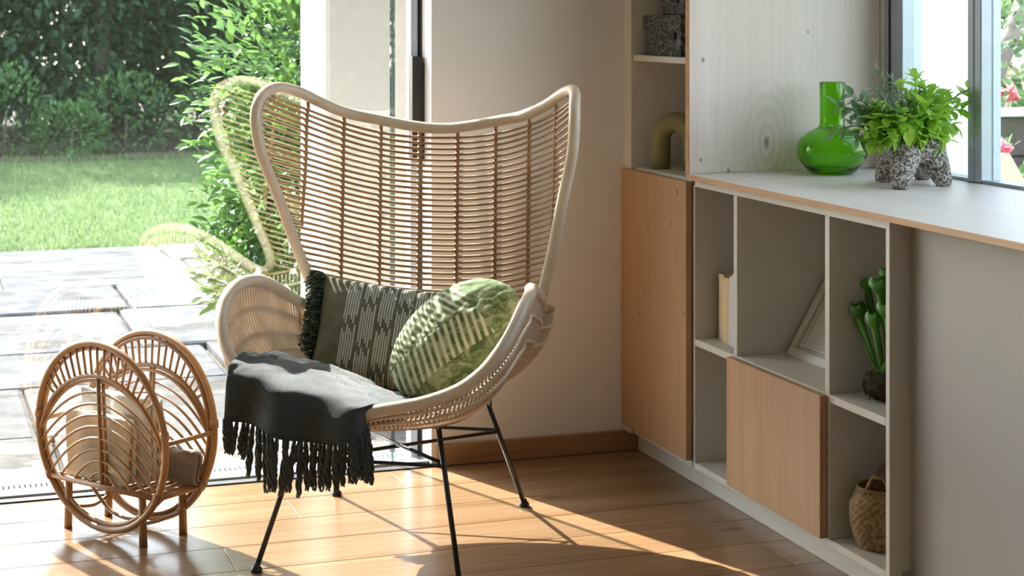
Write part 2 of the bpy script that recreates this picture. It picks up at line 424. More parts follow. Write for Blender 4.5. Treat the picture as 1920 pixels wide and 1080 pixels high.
for a, b in ((3.982, 4.303), (2.55, 3.921), (WYA + .05, 2.49)):
    MB().box((XR + .03, a, WZ0 + .009), (XR + .036, b, WZ1 - .05)).build('glass_pane', M['pane'], wn)
MB().bbox((XR, 2.49, WZ0), (fx1, 2.55, WZ1), 0.003).build('mullion', M['alu'], wn)

# ------------------------------------------------------------------ built-in furniture
XD, XC, XK, XB = 2.007, 2.027, 2.057, 2.37       # door face, carcass face, plinth face, carcass back
tc = thing('tall_cabinet', 'tall shelving cabinet with oak door below, standing against the white wall', 'cabinet', (XC, 4.66, 0))
def cb(mb): mb.v = [(p[0] - XC, p[1] - 4.66, p[2]) for p in mb.v]; return mb
c = MB(); c.bbox((XC - .012, 4.846, 0.0605), (XR - .002, WY, 2.5), 0.001); cb(c).build('side_panel', M['white'], tc)
c = MB(); c.bbox((XC, 4.442, 0.058), (XB, 4.846, 0.076), 0.001); cb(c).build('bottom_board', M['white'], tc)
c = MB(); c.bbox((XC, 4.442, 0.832), (XB, 4.846, 0.848), 0.001); cb(c).build('shelf', M['white'], tc)
c = MB(); c.bbox((XC - .004, 4.444, 1.1604), (XB, 4.846, 1.1778), 0.001); cb(c).build('shelf', M['white'], tc)
c = MB(); c.bbox((XC - .004, 4.444, 1.56), (XB, 4.846, 1.578), 0.001); cb(c).build('shelf', M['white'], tc)
c = MB(); c.bbox((XC - .012, 4.444, 2.48), (XR - .002, 4.846, 2.5), 0.001); cb(c).build('top_board', M['white'], tc)
c = MB(); c.box((XB, 4.444, 0.06), (XB + .01, 4.846, 2.48)); cb(c).build('back_board', M['white'], tc)
c = MB(); c.bbox((XK, 4.43, 0.0), (XK + .018, WY, 0.058), 0.001); cb(c).build('plinth', M['white'], tc)
c = MB(); c.bbox((XD, 4.437, 0.079), (XC - .001, WY - .002, 0.8405), 0.0015); d1 = cb(c).build('door', M['oak_tall'], tc)
c = MB(); c.bbox((XD + .002, 4.4205, 0.8635), (XR - .002, 4.442, 2.5), 0.001); cb(c).build('end_panel', M['oak_pale'], tc)['label'] = 'whitewashed oak end panel with knots'
c = MB(); c.bbox((XD, 4.4205, 0.8635), (XD + .0025, 4.442, 2.5), 0.0005); cb(c).build('edge_band', M['oak_edge'], tc)

sb = thing('low_shelf_unit', 'low open shelf unit with one square oak door under the worktop', 'shelf unit', (XC, 3.92, 0))
def cs(mb): mb.v = [(p[0] - XC, p[1] - 3.92, p[2]) for p in mb.v]; return mb
def sbox(name, a, b, mat=None, e=0.001): return cs(MB().bbox(a, b, e)).build(name, mat or M['white'], sb)
sbox('side_panel', (XC, 4.4225, 0.0585), (XB, 4.4365, 0.8315))
sbox('divider', (XC, 4.162, 0.076), (XB, 4.183, 0.8275))
sbox('divider', (XC, 3.6755, 0.076), (XB, 3.697, 0.8275))
sbox('side_panel', (XC, 3.4075, 0.0585), (XR - .002, 3.424, 0.8475))
sbox('top_board', (XC, 3.424, 0.8275), (XB, 4.4225, 0.8475))
sbox('bottom_board', (XC, 3.424, 0.0585), (XB, 4.4225, 0.076))
sbox('shelf', (XC, 4.183, 0.3945), (XB, 4.4225, 0.413))
sbox('shelf', (XC, 3.697, 0.3945), (XB, 4.162, 0.413))
sbox('shelf', (XC, 3.424, 0.3945), (XB, 3.6755, 0.413))
sbox('plinth', (XK, 3.4, 0.0), (XK + .018, 4.43, 0.0585))
sbox('back_board', (XB, 3.424, 0.0585), (XB + .01, 4.4225, 0.8475))
dd = sbox('door', (XD, 3.684, 0.0765), (XC - .001, 4.184, 0.4095), M['oak'], 0.0015)

wt = MB(); wt.bbox((XD - .005, 1.7, 0.849), (XR - .003, 4.4195, 0.8635), 0.0006)
wt.v = [(p[0] - 2.3, p[1] - 3.0, p[2] - .849) for p in wt.v]
wto = wt.build('worktop', M['oak_top']); wto.location = (2.3, 3.0, .849)
tag(wto, 'long pale oak worktop running under the window', 'worktop')
eb = MB().bbox((XD - .0075, 1.7, 0.8492), (XD - .0049, 4.4195, 0.8630), 0.0004); eb.v = [(p[0] - 2.3, p[1] - 3.0, p[2] - .849) for p in eb.v]
eb.build('edge_band', M['oak_edge'], wto)
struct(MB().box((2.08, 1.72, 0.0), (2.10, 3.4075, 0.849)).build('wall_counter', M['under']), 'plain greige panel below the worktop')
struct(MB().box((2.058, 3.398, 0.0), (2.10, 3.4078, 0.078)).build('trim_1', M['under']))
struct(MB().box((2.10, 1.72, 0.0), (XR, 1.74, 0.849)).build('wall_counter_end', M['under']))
# ================================================================== outside
struct(MB().box((-6, WY + .24, 2.42), (4.2, WY + 1.25, 2.62)).build('added_sun_eave', M['render']), 'added unseen overhang cutting off high sun at the garden door')  # overhang out of view, added to keep direct sun off the counter panel
pil = MB().bbox((1.281, 5.65, -.08), (2.75, 6.06, 3.2), 0.012); struct(pil.build('wall_stub', M['stucco']), 'cream stucco wall stub outside the garden door')
wing = MB().box((XR + .12, WY + .0, -.08), (3.222, WY + .3, 3.2)); struct(wing.build('wall_outer', M['render']), 'white rendered outer wall seen through the window')

# drain grate along the threshold: one bar per slot
GR0, GR1 = WY + .115, WY + .225
gr = thing('drain_grate', 'light metal drain grate with short slots along the door threshold', 'grate', (0, 5.06, -.03))
g = MB(); g.bbox((OPX0, GR0 - 5.06, -.02), (OPX1, GR0 + .032 - 5.06, .022), .002); g.build('edge_rail', M['alu_light'] if 'alu_light' in M else M['alu'], gr)
g = MB(); g.bbox((OPX0, GR1 - .022 - 5.06, -.02), (OPX1, GR1 - 5.06, .022), .002); g.build('edge_rail', M['alu'], gr)
g = MB(); g.box((OPX0, GR0 + .032 - 5.06, -.03), (OPX1, GR1 - .022 - 5.06, -.012)); g.build('channel', M['seal'], gr)
bar = MB().bbox((-.0045, GR0 + .032 - 5.06, -.012), (.0045, GR1 - .022 - 5.06, .0215), .001).mesh('grate_bar', M['alu'])
xx = -2.2
while xx < OPX1 - .01:
    inst('grate_bar', bar, gr, (xx, 0, 0)); xx += 0.0146

# terrace slabs
def m_slab():
    m, t, b, o = new_mat('terrace_stone'); g = t.nodes.new('ShaderNodeNewGeometry'); info = t.nodes.new('ShaderNodeObjectInfo')
    p = g.outputs['Position']
    c = ramp(t, noise_tex(t, p, 5, 6, 0.65), [(0.3, (0.06, 0.063, 0.071)), (0.5, (0.11, 0.112, 0.12)), (0.68, (0.165, 0.163, 0.16))])
    st = X(t, noise_tex(t, mapping(t, p, (0.9, 2.6, 1)), 1.7, 4, 0.6)).gt(0.57)
    c = mix(t, (st * 0.6).s, c, ramp(t, noise_tex(t, p, 16, 4), [(0.35, (0.03, 0.028, 0.020)), (0.65, (0.10, 0.08, 0.055))]))
    hs = t.nodes.new('ShaderNodeHueSaturation'); t.links.new(c, hs.inputs['Color']); t.links.new((X(t, info.outputs['Random']) * 0.3 + 0.85).s, hs.inputs['Value'])
    setc(t, b, hs.outputs[0]); b.inputs['Roughness'].default_value = 0.9; b.inputs['Specular IOR Level'].default_value = 0.12
    bump(t, b, noise_tex(t, p, 30, 6, 0.7), 0.5, 0.01); return m
M['slab'] = m_slab()
M['joint'] = m_plain('mossy_joint', (0.085, 0.085, 0.055), 0.95, 0.5, 20, 0.5)
ter = sempty('terrace'); ter['label'] = 'stone slab terrace outside the garden door'
MB().box((-7, WY + .24, -.2), (9, 10.2, -.058)).build('joint_bed', M['joint'], ter)
rt = random.Random(3); yy = GR1 + .004
rows_d = [.62, .78, .66, .92, .74, .86, .62]
for i, dpt in enumerate(rows_d):
    xx = -6.8 + rt.random()
    while xx < 8.5:
        wd = rt.uniform(.8, 1.55)
        j = lambda k=.008: rt.uniform(-k, k)
        x0_, x1_, y0_, y1_ = xx + .005, xx + wd - .005, yy + .005, yy + dpt - .005
        if i == 0: y0_ = GR1 + .001
        q = [(x0_ + j(), y0_ + (j() if i else 0)), (x1_ + j(), y0_ + (j() if i else 0)), (x1_ + j(), y1_ + j()), (x0_ + j(), y1_ + j())]
        zt = -.028 + rt.uniform(-.006, .006); e = .012
        cxm, cym = (x0_ + x1_) / 2, (y0_ + y1_) / 2
        sh = [(a + (cxm - a) * e / .5, b + (cym - b) * e / .4) for a, b in q]
        mbq = MB(); mbq.add([(a - cxm, b - cym, -.09) for a, b in q] + [(a - cxm, b - cym, zt - .008) for a, b in q] + [(a - cxm, b - cym, zt) for a, b in sh],
            [(0,1,5,4),(1,2,6,5),(2,3,7,6),(3,0,4,7),(4,5,9,8),(5,6,10,9),(6,7,11,10),(7,4,8,11),(8,9,10,11)])
        if not (1.2 < cxm < 2.9 and 5.6 < cym < 6.1): mbq.build('slab', M['slab'], ter).location = (cxm, cym, 0)
        xx += wd
    yy += dpt
TEY = yy

# lawn
def m_lawn():
    m, t, b, o = new_mat('lawn_ground'); g = t.nodes.new('ShaderNodeNewGeometry'); p = g.outputs['Position']
    setc(t, b, ramp(t, noise_tex(t, p, 3, 5), [(0.3, (0.08, 0.14, 0.04)), (0.7, (0.15, 0.22, 0.075))])); b.inputs['Roughness'].default_value = 0.95
    bump(t, b, noise_tex(t, p, 60, 4), 0.8, 0.03); return m
M['lawn'] = m_lawn()
M['grass'] = m_leaf('grass_blade', (0.09, 0.16, 0.045), (0.22, 0.30, 0.11), 0.3, 0.5)
BEDY = 16.6
lawn = struct(MB().box((-14, TEY, -.2), (22, BEDY, -.05)).build('lawn', M['lawn']), 'mown lawn beyond the terrace')
struct(MB().box((2.73, -6, -.2), (22, WY + .3, -.06)).build('lawn_side', M['lawn']))
struct(MB().box((8.9, WY + .2, -.2), (22, TEY, -.06)).build('lawn_corner', M['lawn']))
struct(MB().box((-30, BEDY, -.2), (40, 40, -.04)).build('garden_bed', M['soil']))
struct(MB().box((-30, -10, -.2), (-3.4, TEY, -.07)).build('lawn_left', M['lawn']))
gb = MB(); rg = random.Random(11)
for i in range(80000):
    y_ = TEY + .02 + (BEDY - TEY + .5) * rg.random() ** 1.25
    x_ = rg.uniform(-3.5, 0.5 * y_)
    h_ = rg.uniform(.025, .06); a_ = rg.uniform(0, math.pi); w_ = .0055; l_ = rg.uniform(-.025, .025); l2 = rg.uniform(-.025, .025)
    gb.add([(x_ - w_ * math.cos(a_), y_ - w_ * math.sin(a_), -.052), (x_ + w_ * math.cos(a_), y_ + w_ * math.sin(a_), -.052), (x_ + l_, y_ + l2, -.05 + h_)], [(0, 1, 2)])
go = gb.build('grass', M['grass'], None, stuff=True); tag(go, 'short green grass blades growing on the lawn', 'grass')

# leaves
def leaf_mesh(name, mat, L=.06, W=.026, fold=.25, curl=.15, tip=1.0):
    """pointed oval leaf along +x, folded at the midrib, 12 triangles"""
    mb = MB(); st = [(0, .03), (.22, .75), (.5, 1.0), (.78, .62), (1.0, .02)]
    vs = []
    for u, k in st:
        z = -curl * L * u * u; hw = W * k / 2
        vs += [(L * u, -hw, z + hw * fold), (L * u, 0, z), (L * u, hw, z + hw * fold)]
    fs = []
    for i in range(len(st) - 1):
        a = i * 3; fs += [(a, a + 3, a + 4, a + 1), (a + 1, a + 4, a + 5, a + 2)]
    return mb.add(vs, fs).mesh(name, mat, True)
def basis(d, up_hint, roll=0.0):
    d = d.normalized(); s = up_hint.cross(d)
    s = s.normalized() if s.length > 1e-4 else d.orthogonal().normalized()
    n = d.cross(s); Rm = Matrix((d, s, n)).transposed()
    return Rm @ Matrix.Rotation(roll, 3, 'X')
def leaf_M(p, R, s): return Matrix.Translation(p) @ (R.to_4x4() @ Matrix.Diagonal((s, s, s, 1)))
def merge_leaf(mb, me, Mx):
    n = len(mb.v); mb.v += [tuple(Mx @ v.co) for v in me.vertices]; mb.f += [tuple(i + n for i in p.vertices) for p in me.polygons]
CAM = Vector((0, 0, CAMH))
def foliage(root, blobs, count, me, rnd, size=(.7, 1.3), parts=0, zmin=.03, base=Vector((0, 0, 0)), keep=None, up=.5, inner=.72):
    """leaves in the outer layer of a few ellipsoids; the nearest ones become parts of their own"""
    L = []
    wts = [b[1][0] * b[1][1] + b[1][0] * b[1][2] for b in blobs]
    while len(L) < count:
        cpt, rr = rnd.choices(blobs, wts)[0]
        v = Vector((rnd.gauss(0, 1), rnd.gauss(0, 1), rnd.gauss(0, 1))).normalized()
        k = rnd.uniform(inner, 1.06); p = Vector((cpt[0] + v.x * rr[0] * k, cpt[1] + v.y * rr[1] * k, cpt[2] + v.z * rr[2] * k))
        if p.z < zmin or (keep and not keep(p)): continue
        dr_ = (v + Vector((rnd.uniform(-.8, .8), rnd.uniform(-.8, .8), rnd.uniform(-.6, .6) + up * .6))).normalized()
        L.append((p, leaf_M(p - base, basis(dr_, Vector((rnd.uniform(-.3, .3), rnd.uniform(-.3, .3), 1)), rnd.uniform(-.7, .7)), rnd.uniform(*size))))
    if parts: L.sort(key=lambda q: (q[0] - CAM).length)
    for p, Mx in L[:parts]: inst_m('leaf', me, root, Mx)
    mb = MB()
    for p, Mx in L[parts:]: merge_leaf(mb, me, Mx)
    o = mb.build('foliage', me.materials[0], root, True, stuff=True)
    return L

M['leaf_bright'] = m_leaf('shrub_leaf', (0.03, 0.11, 0.012), (0.17, 0.36, 0.03), 0.42, 0.25)
M['leaf_dark'] = m_leaf('evergreen_leaf', (0.018, 0.055, 0.022), (0.06, 0.14, 0.05), 0.25, 0.4)
M['leaf_mid'] = m_leaf('hedge_leaf', (0.045, 0.12, 0.035), (0.13, 0.26, 0.07), 0.3, 0.4)
M['leaf_lime'] = m_leaf('lime_leaf', (0.18, 0.32, 0.05), (0.42, 0.58, 0.14), 0.4, 0.35)
M['bark'] = m_plain('bark', (0.12, 0.09, 0.065), 0.95, 0.4, 25, 0.8)
M['bark_grey'] = m_plain('grey_bark', (0.22, 0.18, 0.15), 0.95, 0.35, 20, 0.8)

# glossy shrub behind the stucco wall stub
shb = Vector((1.36, 6.55, -.03))
sh = thing('garden_shrub', 'bright green glossy shrub growing beside the cream stucco wall stub', 'shrub', shb)
lm = leaf_mesh('leaf', M['leaf_bright'], .075, .034)
foliage(sh, [((1.47, 6.60, 1.05), (.50, .36, .62)), ((1.34, 6.5, .62), (.35, .30, .45)), ((1.14, 6.42, .36), (.17, .16, .20)), ((1.75, 6.7, 1.5), (.5, .4, .6))], 9000, lm, random.Random(5), (.5, .95), 300, .02, shb,
        keep=lambda p: not (1.26 < p.x < 2.8 and p.y < 6.10), inner=.45)
tb = MB()
for k in range(7):
    a_ = k * 2.4; top = Vector((.12 * math.cos(a_) + .1 * (k % 3) - .05, .1 * math.sin(a_) + .05, 0.7 + .06 * k))
    tb.tube(spline([Vector((.03 * math.cos(a_), .03 * math.sin(a_), 0)), top * .5 + Vector((.06 * math.cos(a_), .05 * math.sin(a_), 0)), top], 5), [.012] * 6 + [.008] * 5, 6)
tb.build('stem', M['bark'], sh, True)

# trees and hedge plants at the end of the lawn
def leaf_lo(name, mat, L, W):
    mb = MB(); mb.add([(0, 0, 0), (L * .5, -W / 2, .012 * L / .1), (L * .5, 0, 0), (L * .5, W / 2, .012 * L / .1), (L, 0, -.12 * L)], [(0, 1, 2), (0, 2, 3), (1, 4, 2), (2, 4, 3)]); return mb.mesh(name, mat, True)
me_d = leaf_lo('hedge_leaf', M['leaf_dark'], .11, .05); me_m = leaf_lo('hedge_leaf', M['leaf_mid'], .11, .05); me_l = leaf_lo('hedge_leaf', M['leaf_lime'], .09, .045)
rtb = random.Random(21)
def tree(name, label, x, y, h, rw, me, n, trunk=.09, low=.3, cat='tree', group=None, bark=None, lsz=(1.2, 2.3)):
    r = thing(name, label, cat, (x, y, -.04), 0, group)
    bl = [((x, y, h * .62), (rw, rw * .8, h * .40)), ((x - rw * .3, y - .2, h * .34), (rw * .8, rw * .6, h * .28)), ((x + rw * .35, y, h * .75), (rw * .75, rw * .7, h * .28))]
    bl.append(((x, y - .35, .85), (rw, .55, .85)))
    foliage(r, bl, n, me, rtb, lsz, 0, low, Vector((x, y, -.04)), up=-.3)
    t_ = MB(); t_.tube(spline([(0, 0, -.05), (.05, .03, h * .3), (-.06, .02, h * .65), (.02, 0, h * .85)], 6), [trunk * (1 - .03 * k) for k in range(19)], 8)
    t_.build('trunk', bark or M['bark'], r, True)
G = 'evergreen trees at the end of the lawn'
for k, (x, y, h, rw) in enumerate([(-2.2, 19.4, 4.6, 1.5), (0.1, 19.9, 4.4, 1.5), (1.9, 19.2, 4.2, 1.3), (3.6, 19.6, 4.6, 1.5), (5.6, 19.3, 4.4, 1.5), (7.8, 19.8, 4.5, 1.6)]):
    tree('evergreen_tree', 'dense dark evergreen tree at the end of the lawn', x, y, h, rw, me_d, 9500, .10, .10, 'tree', G, lsz=(.7, 1.5))
for k, (x, y) in enumerate([(-.5, 22.4), (2.6, 22.2), (5.6, 22.5), (9.2, 22.0)]):
    tree('tall_hedge', 'tall hedge plant closing the garden behind the evergreens', x, y, 3.8, 2.1, me_m, 3600, .06, .0, 'hedge', 'hedge plants behind the evergreens', lsz=(2.2, 3.8))
for k, (x, y, h, rw) in enumerate([(.85, 17.5, .8, .42), (2.0, 17.7, .7, .5), (2.9, 17.6, .62, .45), (1.45, 17.3, .45, .35), (3.8, 17.8, .7, .5), (-.2, 17.6, .7, .5), (-1.2, 17.8, .8, .5), (-2.3, 17.7, .7, .5), (4.8, 17.7, .75, .5)]):
    r = thing('bed_plant', 'low leafy plant in the brown bed under the evergreen trees', 'plant', (x, y, -.04), 0, 'low plants under the evergreens')
    foliage(r, [((x, y, h * .4), (rw, rw * .7, h * .6))], 750, me_m, rtb, (.35, .75), 0, -.02, Vector((x, y, -.04)))
    sp = MB(); sp.tube([(0, 0, -.03), (.02, 0, h * .5)], .012, 5); sp.build('stem', M['bark'], r)
r = thing('lime_bush', 'sunlit yellow-green bush at the far end of the lawn', 'bush', (.28, 17.4, -.04))
foliage(r, [((.05, 17.4, .75), (.55, .5, .6))], 800, me_l, rtb, (.6, 1.1), 0, 0, Vector((.28, 17.4, -.04)))
sp = MB(); sp.tube([(-.1, 0, -.03), (-.15, 0, .5)], .02, 6); sp.build('stem', M['bark'], r)

# garden beside the house, seen through the window
M['brown'] = m_plain('dark_brown_boards', (0.075, 0.05, 0.045), 0.7, 0.2, 9)
M['peach'] = m_plain('peach_render', (0.78, 0.55, 0.42), 0.85, 0.05, 8, 0.2)
M['pink'] = m_leaf('rose_petal', (0.75, 0.12, 0.20), (0.85, 0.28, 0.36), 0.3, 0.5)
ptl = thing('raised_planter', 'dark brown raised planter box with white rim, seen through the window', 'planter', (4.3, 6.80, -.06))
for k in range(5):
    MB().bbox((0, 0, .01 + .178 * k), (2.2, .03, .01 + .178 * k + .17), .004).build('board', M['brown'], ptl)
    MB().bbox((0, .03, .01 + .178 * k), (.03, 1.0, .01 + .178 * k + .17), .004).build('board', M['brown'], ptl)
MB().bbox((-.02, -.03, .9), (2.2, .07, .935), .004).build('rim', M['render'], ptl)
MB().bbox((-.02, .07, .9), (.07, 1.0, .935), .004).build('rim', M['render'], ptl)
MB().box((.03, .03, .0), (2.2, 1.0, .86)).build('soil', M['soil'], ptl)
pw = MB(); pr = [(3.725, -.06), (3.725, .785), (3.815, .785), (3.87, .70), (4.05, .42), (4.05, -.06)]; n = len(pr)
pw.add([(x - 3.9, 0, z) for x, z in pr] + [(x - 3.9, .22, z) for x, z in pr], [tuple(range(n - 1, -1, -1)), tuple(range(n, 2 * n))] + [(i, (i + 1) % n, (i + 1) % n + n, i + n) for i in range(n)])
pwo = pw.build('garden_wall_end', M['peach']); pwo.location = (3.9, 5.57, 0); tag(pwo, 'peach rendered garden wall end with sloping top below the brown planter', 'garden wall')
def rose_blob(mb, p, r, rnd):
    for k in range(9):
        v = Vector((rnd.gauss(0, 1), rnd.gauss(0, 1), rnd.gauss(0, .7))).normalized()
        R3 = basis(v, Vector((.1, .2, 1)), rnd.uniform(-1, 1))
        pts = [Vector((0, -r * .35, 0)), Vector((r * .7, -r * .45, .0)), Vector((r, 0, .1 * r)), Vector((r * .7, r * .45, 0)), Vector((0, r * .35, 0))]
        mb.add([p + R3 @ q for q in pts], [(0, 1, 2, 3, 4)])
def rose(name, label, x, y, z, rw, rz, n, fl_pts, seed):
    rn = random.Random(seed); b0 = Vector((x, y, z))
    r = thing(name, label, 'rose bush', b0)
    foliage(r, [((x, y, z + rz), (rw, rw * .7, rz))], n, me_ros, rn, (.6, 1.2), 0, z, b0)
    t_ = MB()
    for k in range(5): t_.tube([(0, 0, -.02), (rn.uniform(-.1, .1), rn.uniform(-.1, .1), rz), (rn.uniform(-.3, .3) * rw, rn.uniform(-.2, .2) * rw, rz * 1.7)], [.012, .009, .005], 5)
    t_.build('stem', M['bark'], r)
    for q in fl_pts:
        mb = MB(); rose_blob(mb, Vector((0, 0, 0)), .045, rn); o = mb.build('flower', M['pink'], r); o.location = Vector(q) - b0
me_ros = leaf_mesh('rose_leaf', M['leaf_mid'], .06, .035)

def at(px, py, t): v = ray(px, py); return CAM + v * t
rose('rose_bush', 'pink flowering rose bush growing in the brown planter', 4.85, 7.25, .8, .55, .28, 900, [at(1875, 168, 8.3), at(1889, 172, 8.4), at(1880, 184, 8.3), at(1846, 181, 8.3), at(1918, 180, 8.4), at(1891, 182, 8.4)], 3)
rose('rose_bush', 'low pink rose bush in front of the brown planter', 4.12, 6.2, -.06, .3, .42, 500, [at(1846, 262, 7.0), at(1850, 254, 7.1), at(1879, 277, 6.9), at(1886, 280, 6.9), at(1872, 279, 7.0)], 4)
lt = thing('leaning_tree', 'leaning grey tree trunk seen through the window above the roses', 'tree', (6.2, 10.4, -.06))
p0, p1, p2 = at(1856, 175, 12.0), at(1888, 85, 12.0), at(1930, -20, 12.1)
tb = MB(); lb = Vector((6.2, 10.4, -.06))
tb.tube(spline([Vector((p0.x - .25, p0.y, -.1)) - lb, p0 - lb, p1 - lb, p2 - lb, p2 - lb + Vector((.6, .1, 1.2)), p2 - lb + Vector((1.0, .1, 2.4))], 6), .065, 10)
tb.build('trunk', M['bark_grey'], lt, True)
foliage(lt, [((7.6, 10.6, 3.2), (1.6, 1.2, 1.0)), ((6.6, 12.2, 1.3), (1.1, .6, .7))], 2600, me_m, random.Random(8), (.6, 1.2), 0, .1, lb, up=-.2)
r = thing('lime_bush', 'pale sunlit bush behind the leaning grey trunk', 'bush', (7.2, 12.6, -.06))
foliage(r, [((7.2, 12.9, .9), (1.4, .6, 1.0)), ((8.3, 13.2, 1.4), (1.2, .6, 1.2))], 2600, me_l, random.Random(9), (.6, 1.2), 0, 0, Vector((7.2, 12.6, -.06)))
sp = MB(); sp.tube([(0, .2, -.03), (.1, .3, .9)], .03, 6); sp.build('stem', M['bark'], r)
for k, (x, y) in enumerate([(6.5, 15.6), (9.2, 15.2), (11.8, 14.2)]):
    tree('side_hedge', 'hedge plant closing the side garden behind the pale bush', x, y, 3.4, 1.7, me_m, 3000, .06, 0, 'hedge', 'hedge plants of the side garden')
# ================================================================== the rattan armchair
CO = Vector((1.1438, 4.2697, 0)); CA = math.radians(-30.6)
CXa = Vector((math.cos(CA), math.sin(CA), 0)); CYa = Vector((-math.sin(CA), math.cos(CA), 0))
def CL(px, py, yl):
    """pixel + depth in the chair's own frame (y backwards) -> chair coordinates"""
    v = ray(px, py); t = (yl + CO.dot(CYa)) / v.dot(CYa); p = CAM + v * t; q = p - CO
    return Vector((q.dot(CXa), yl, p.z))
ch = thing('rattan_armchair', 'wide winged rattan armchair on black metal legs beside the garden door', 'armchair', CO, CA)
half = [Vector((0, .43, .985)), CL(693, 221, .415), CL(645, 210, .39), CL(600, 191.5, .36), CL(560.6, 172.5, .32), CL(524.5, 164, .265), CL(500, 171, .215), CL(486, 188, .175),
        CL(479, 219.5, .155), CL(486, 275, .165), CL(503, 323, .187), CL(524.5, 376, .217), CL(554.8, 460, .258), CL(578, 520, .285), CL(584, 550, .283), CL(576, 569, .25), CL(557, 564, .205),
        CL(534, 549, .15), CL(507, 532.6, .05), CL(478, 525, -.047), CL(445, 534, -.13), CL(424, 558, -.21), CL(415.6, 587, -.257), CL(415.6, 617, -.29),
        CL(423, 647, -.315), CL(439, 679, -.335), CL(470, 714, -.36), CL(520, 742, -.385), CL(585, 762, -.40), Vector((0, -.408, .392))]
half[0].z = CL(822, 241, .43).z
IPK, ICR = 5, 14
loop = half + [Vector((-p.x, p.y, p.z)) for p in half[-2:0:-1]]
rim = spline(loop, 5, True)
MB().tube(rim, .0150, 12, True).build('rim', M['rattan_rim'], ch, True)
# side edge of the back from the wing tip to the elbow
edge = resample(spline(half[6:ICR + 1], 8), 60)
topc = half[0] + Vector((0, 0, -.016))
NR = 31
yc = lambda t: .43 - .02 * t
zc = lambda t: topc.z - .004 - .470 * t
def back_pt(s, t):
    i = min(int(t * 59), 58); f = t * 59 - i; e = edge[i].lerp(edge[i + 1], f)
    k = abs(s); y_ = yc(t) - (yc(t) - e.y) * (.25 * k ** 2 + .75 * k ** 6)
    z_ = zc(t) + (e.z - .004 - zc(t)) * (.55 * k ** 2 + .45 * k ** 3.2)
    return Vector((s * -e.x, y_, z_))
toprim = resample(spline(half[:IPK + 3], 6), 60)
def rim_top(u):
    """point of the top rim at sideways position u"""
    for a, b in zip(toprim, toprim[1:]):
        if -a.x <= abs(u) <= -b.x: 
            f = (abs(u) + a.x) / max(-b.x + a.x, 1e-6); p = a.lerp(b, f); return Vector((u, p.y, p.z))
    return Vector((u, toprim[-1].y, toprim[-1].z))
for i in range(NR):
    t = (i + .35) / (NR - .3)
    pts = [back_pt(-1 + 2 * k / 36, t) for k in range(37)]
    MB().tube(pts, .0039, 6).build('rod', M['rattan'], ch, True)
def s_at(u0, t):
    i = min(int(t * 59), 58); f = t * 59 - i; e = edge[i].lerp(edge[i + 1], f); return max(-.94, min(.94, u0 / -e.x))
for u0 in (-.343, -.259, -.161, -.053, .053, .161, .259, .343):
    tmax = 1.0
    for k in range(33):
        if abs(s_at(u0, k / 32)) >= .94: tmax = k / 32; break
    pts = [back_pt(s_at(u0, tmax * k / 20), tmax * k / 20) for k in range(21)]
    pts = [rim_top(pts[0].x)] + pts
    stk = MB().tube([p + Vector((0, .005, 0)) for p in pts], .0056, 7).build('stake', M['rattan_bind'], ch, True)
    bd = MB()
    for i in range(NR):
        t = (i + .35) / (NR - .3)
        if t > tmax: break
        sa = s_at(u0, t); p = back_pt(sa, t); d_ = (back_pt(sa + .015, t) - p).normalized()
        bd.tube([p - d_ * .0045, p + d_ * .0045], .0062, 6)
    bd.build('binding', M['rattan_bind'], stk, True)
for sg in (-1, 1):
    pts = [back_pt(sg * .982, k / 30) for k in range(31)]
    inr = MB().tube(pts, .0048, 7).build('inner_rim', M['rattan_rim'], ch, True)
    bd = MB()
    for i in range(NR):
        t = (i + .35) / (NR - .3); p = back_pt(sg * .982, t); q = back_pt(sg * .94, t); d_ = (q - p).normalized()
        bd.tube([p, p + d_ * .012], .0058, 6)
    bd.build('binding', M['rattan_bind'], inr, True)

# woven bucket: arms and seat, ridged by its close upright canes
def seat_rim():
    """closed upper edge of the bucket: arms and front from the rim, back along the backrest"""
    L = [p.copy() for p in half[ICR + 2:]]                                      # left elbow .. front centre
    front = L + [Vector((-p.x, p.y, p.z)) for p in L[-2::-1]]                    # .. right elbow
    e = half[ICR + 2]
    backp = [Vector((-e.x + .012, .31, e.z - .01)), Vector((.24, .372, .55)), Vector((.13, .398, .54)), Vector((0, .408, .535)), Vector((-.13, .398, .54)), Vector((-.24, .372, .55)), Vector((e.x - .012, .31, e.z - .01))]
    return resample(spline(front + backp, 6, True) + [front[0]], 481)[:480]
SRIM = seat_rim()
ZB = .318; SC0 = Vector((0, .03, ZB))
def bowl(rp, t, ridge=0.0):
    g = math.sin(t * math.pi / 2) ** .62; h = 1 - math.cos(t * math.pi / 2)
    x_ = SC0.x + (rp.x - SC0.x) * g; y_ = SC0.y + (rp.y - SC0.y) * g; z_ = ZB + (rp.z - ZB) * h ** .95
    return Vector((x_, y_, z_))
cn = MB()
for j in range(0, 480, 2):
    rp = SRIM[j]; cn.tube([bowl(rp, .30 + .68 * k / 13) for k in range(14)], .0036, 5)
cn.build('seat_canes', M['rattan_weave'], ch, True, stuff=True)
bt = []
for k in range(9):
    bt.append([bowl(SRIM[j], .04 + .30 * k / 8) for j in range(0, 480, 6)])
bk = MB(); bk.grid(bt + [[p - Vector((0, 0, .008)) for p in r] for r in bt[::-1]], True); bk.build('seat_base', M['rattan_weave'], ch, True)
def ring_at(t, lift=0.0, j0=0, j1=480):
    return [bowl(SRIM[j % 480], t) + Vector((0, 0, lift)) for j in range(j0, j1, 3)]
MB().tube(ring_at(.985), .0055, 7, True).build('edge_cane', M['rattan'], ch, True)
MB().tube(ring_at(.60), .0045, 6, True).build('hoop', M['rattan_weave'], ch, True)
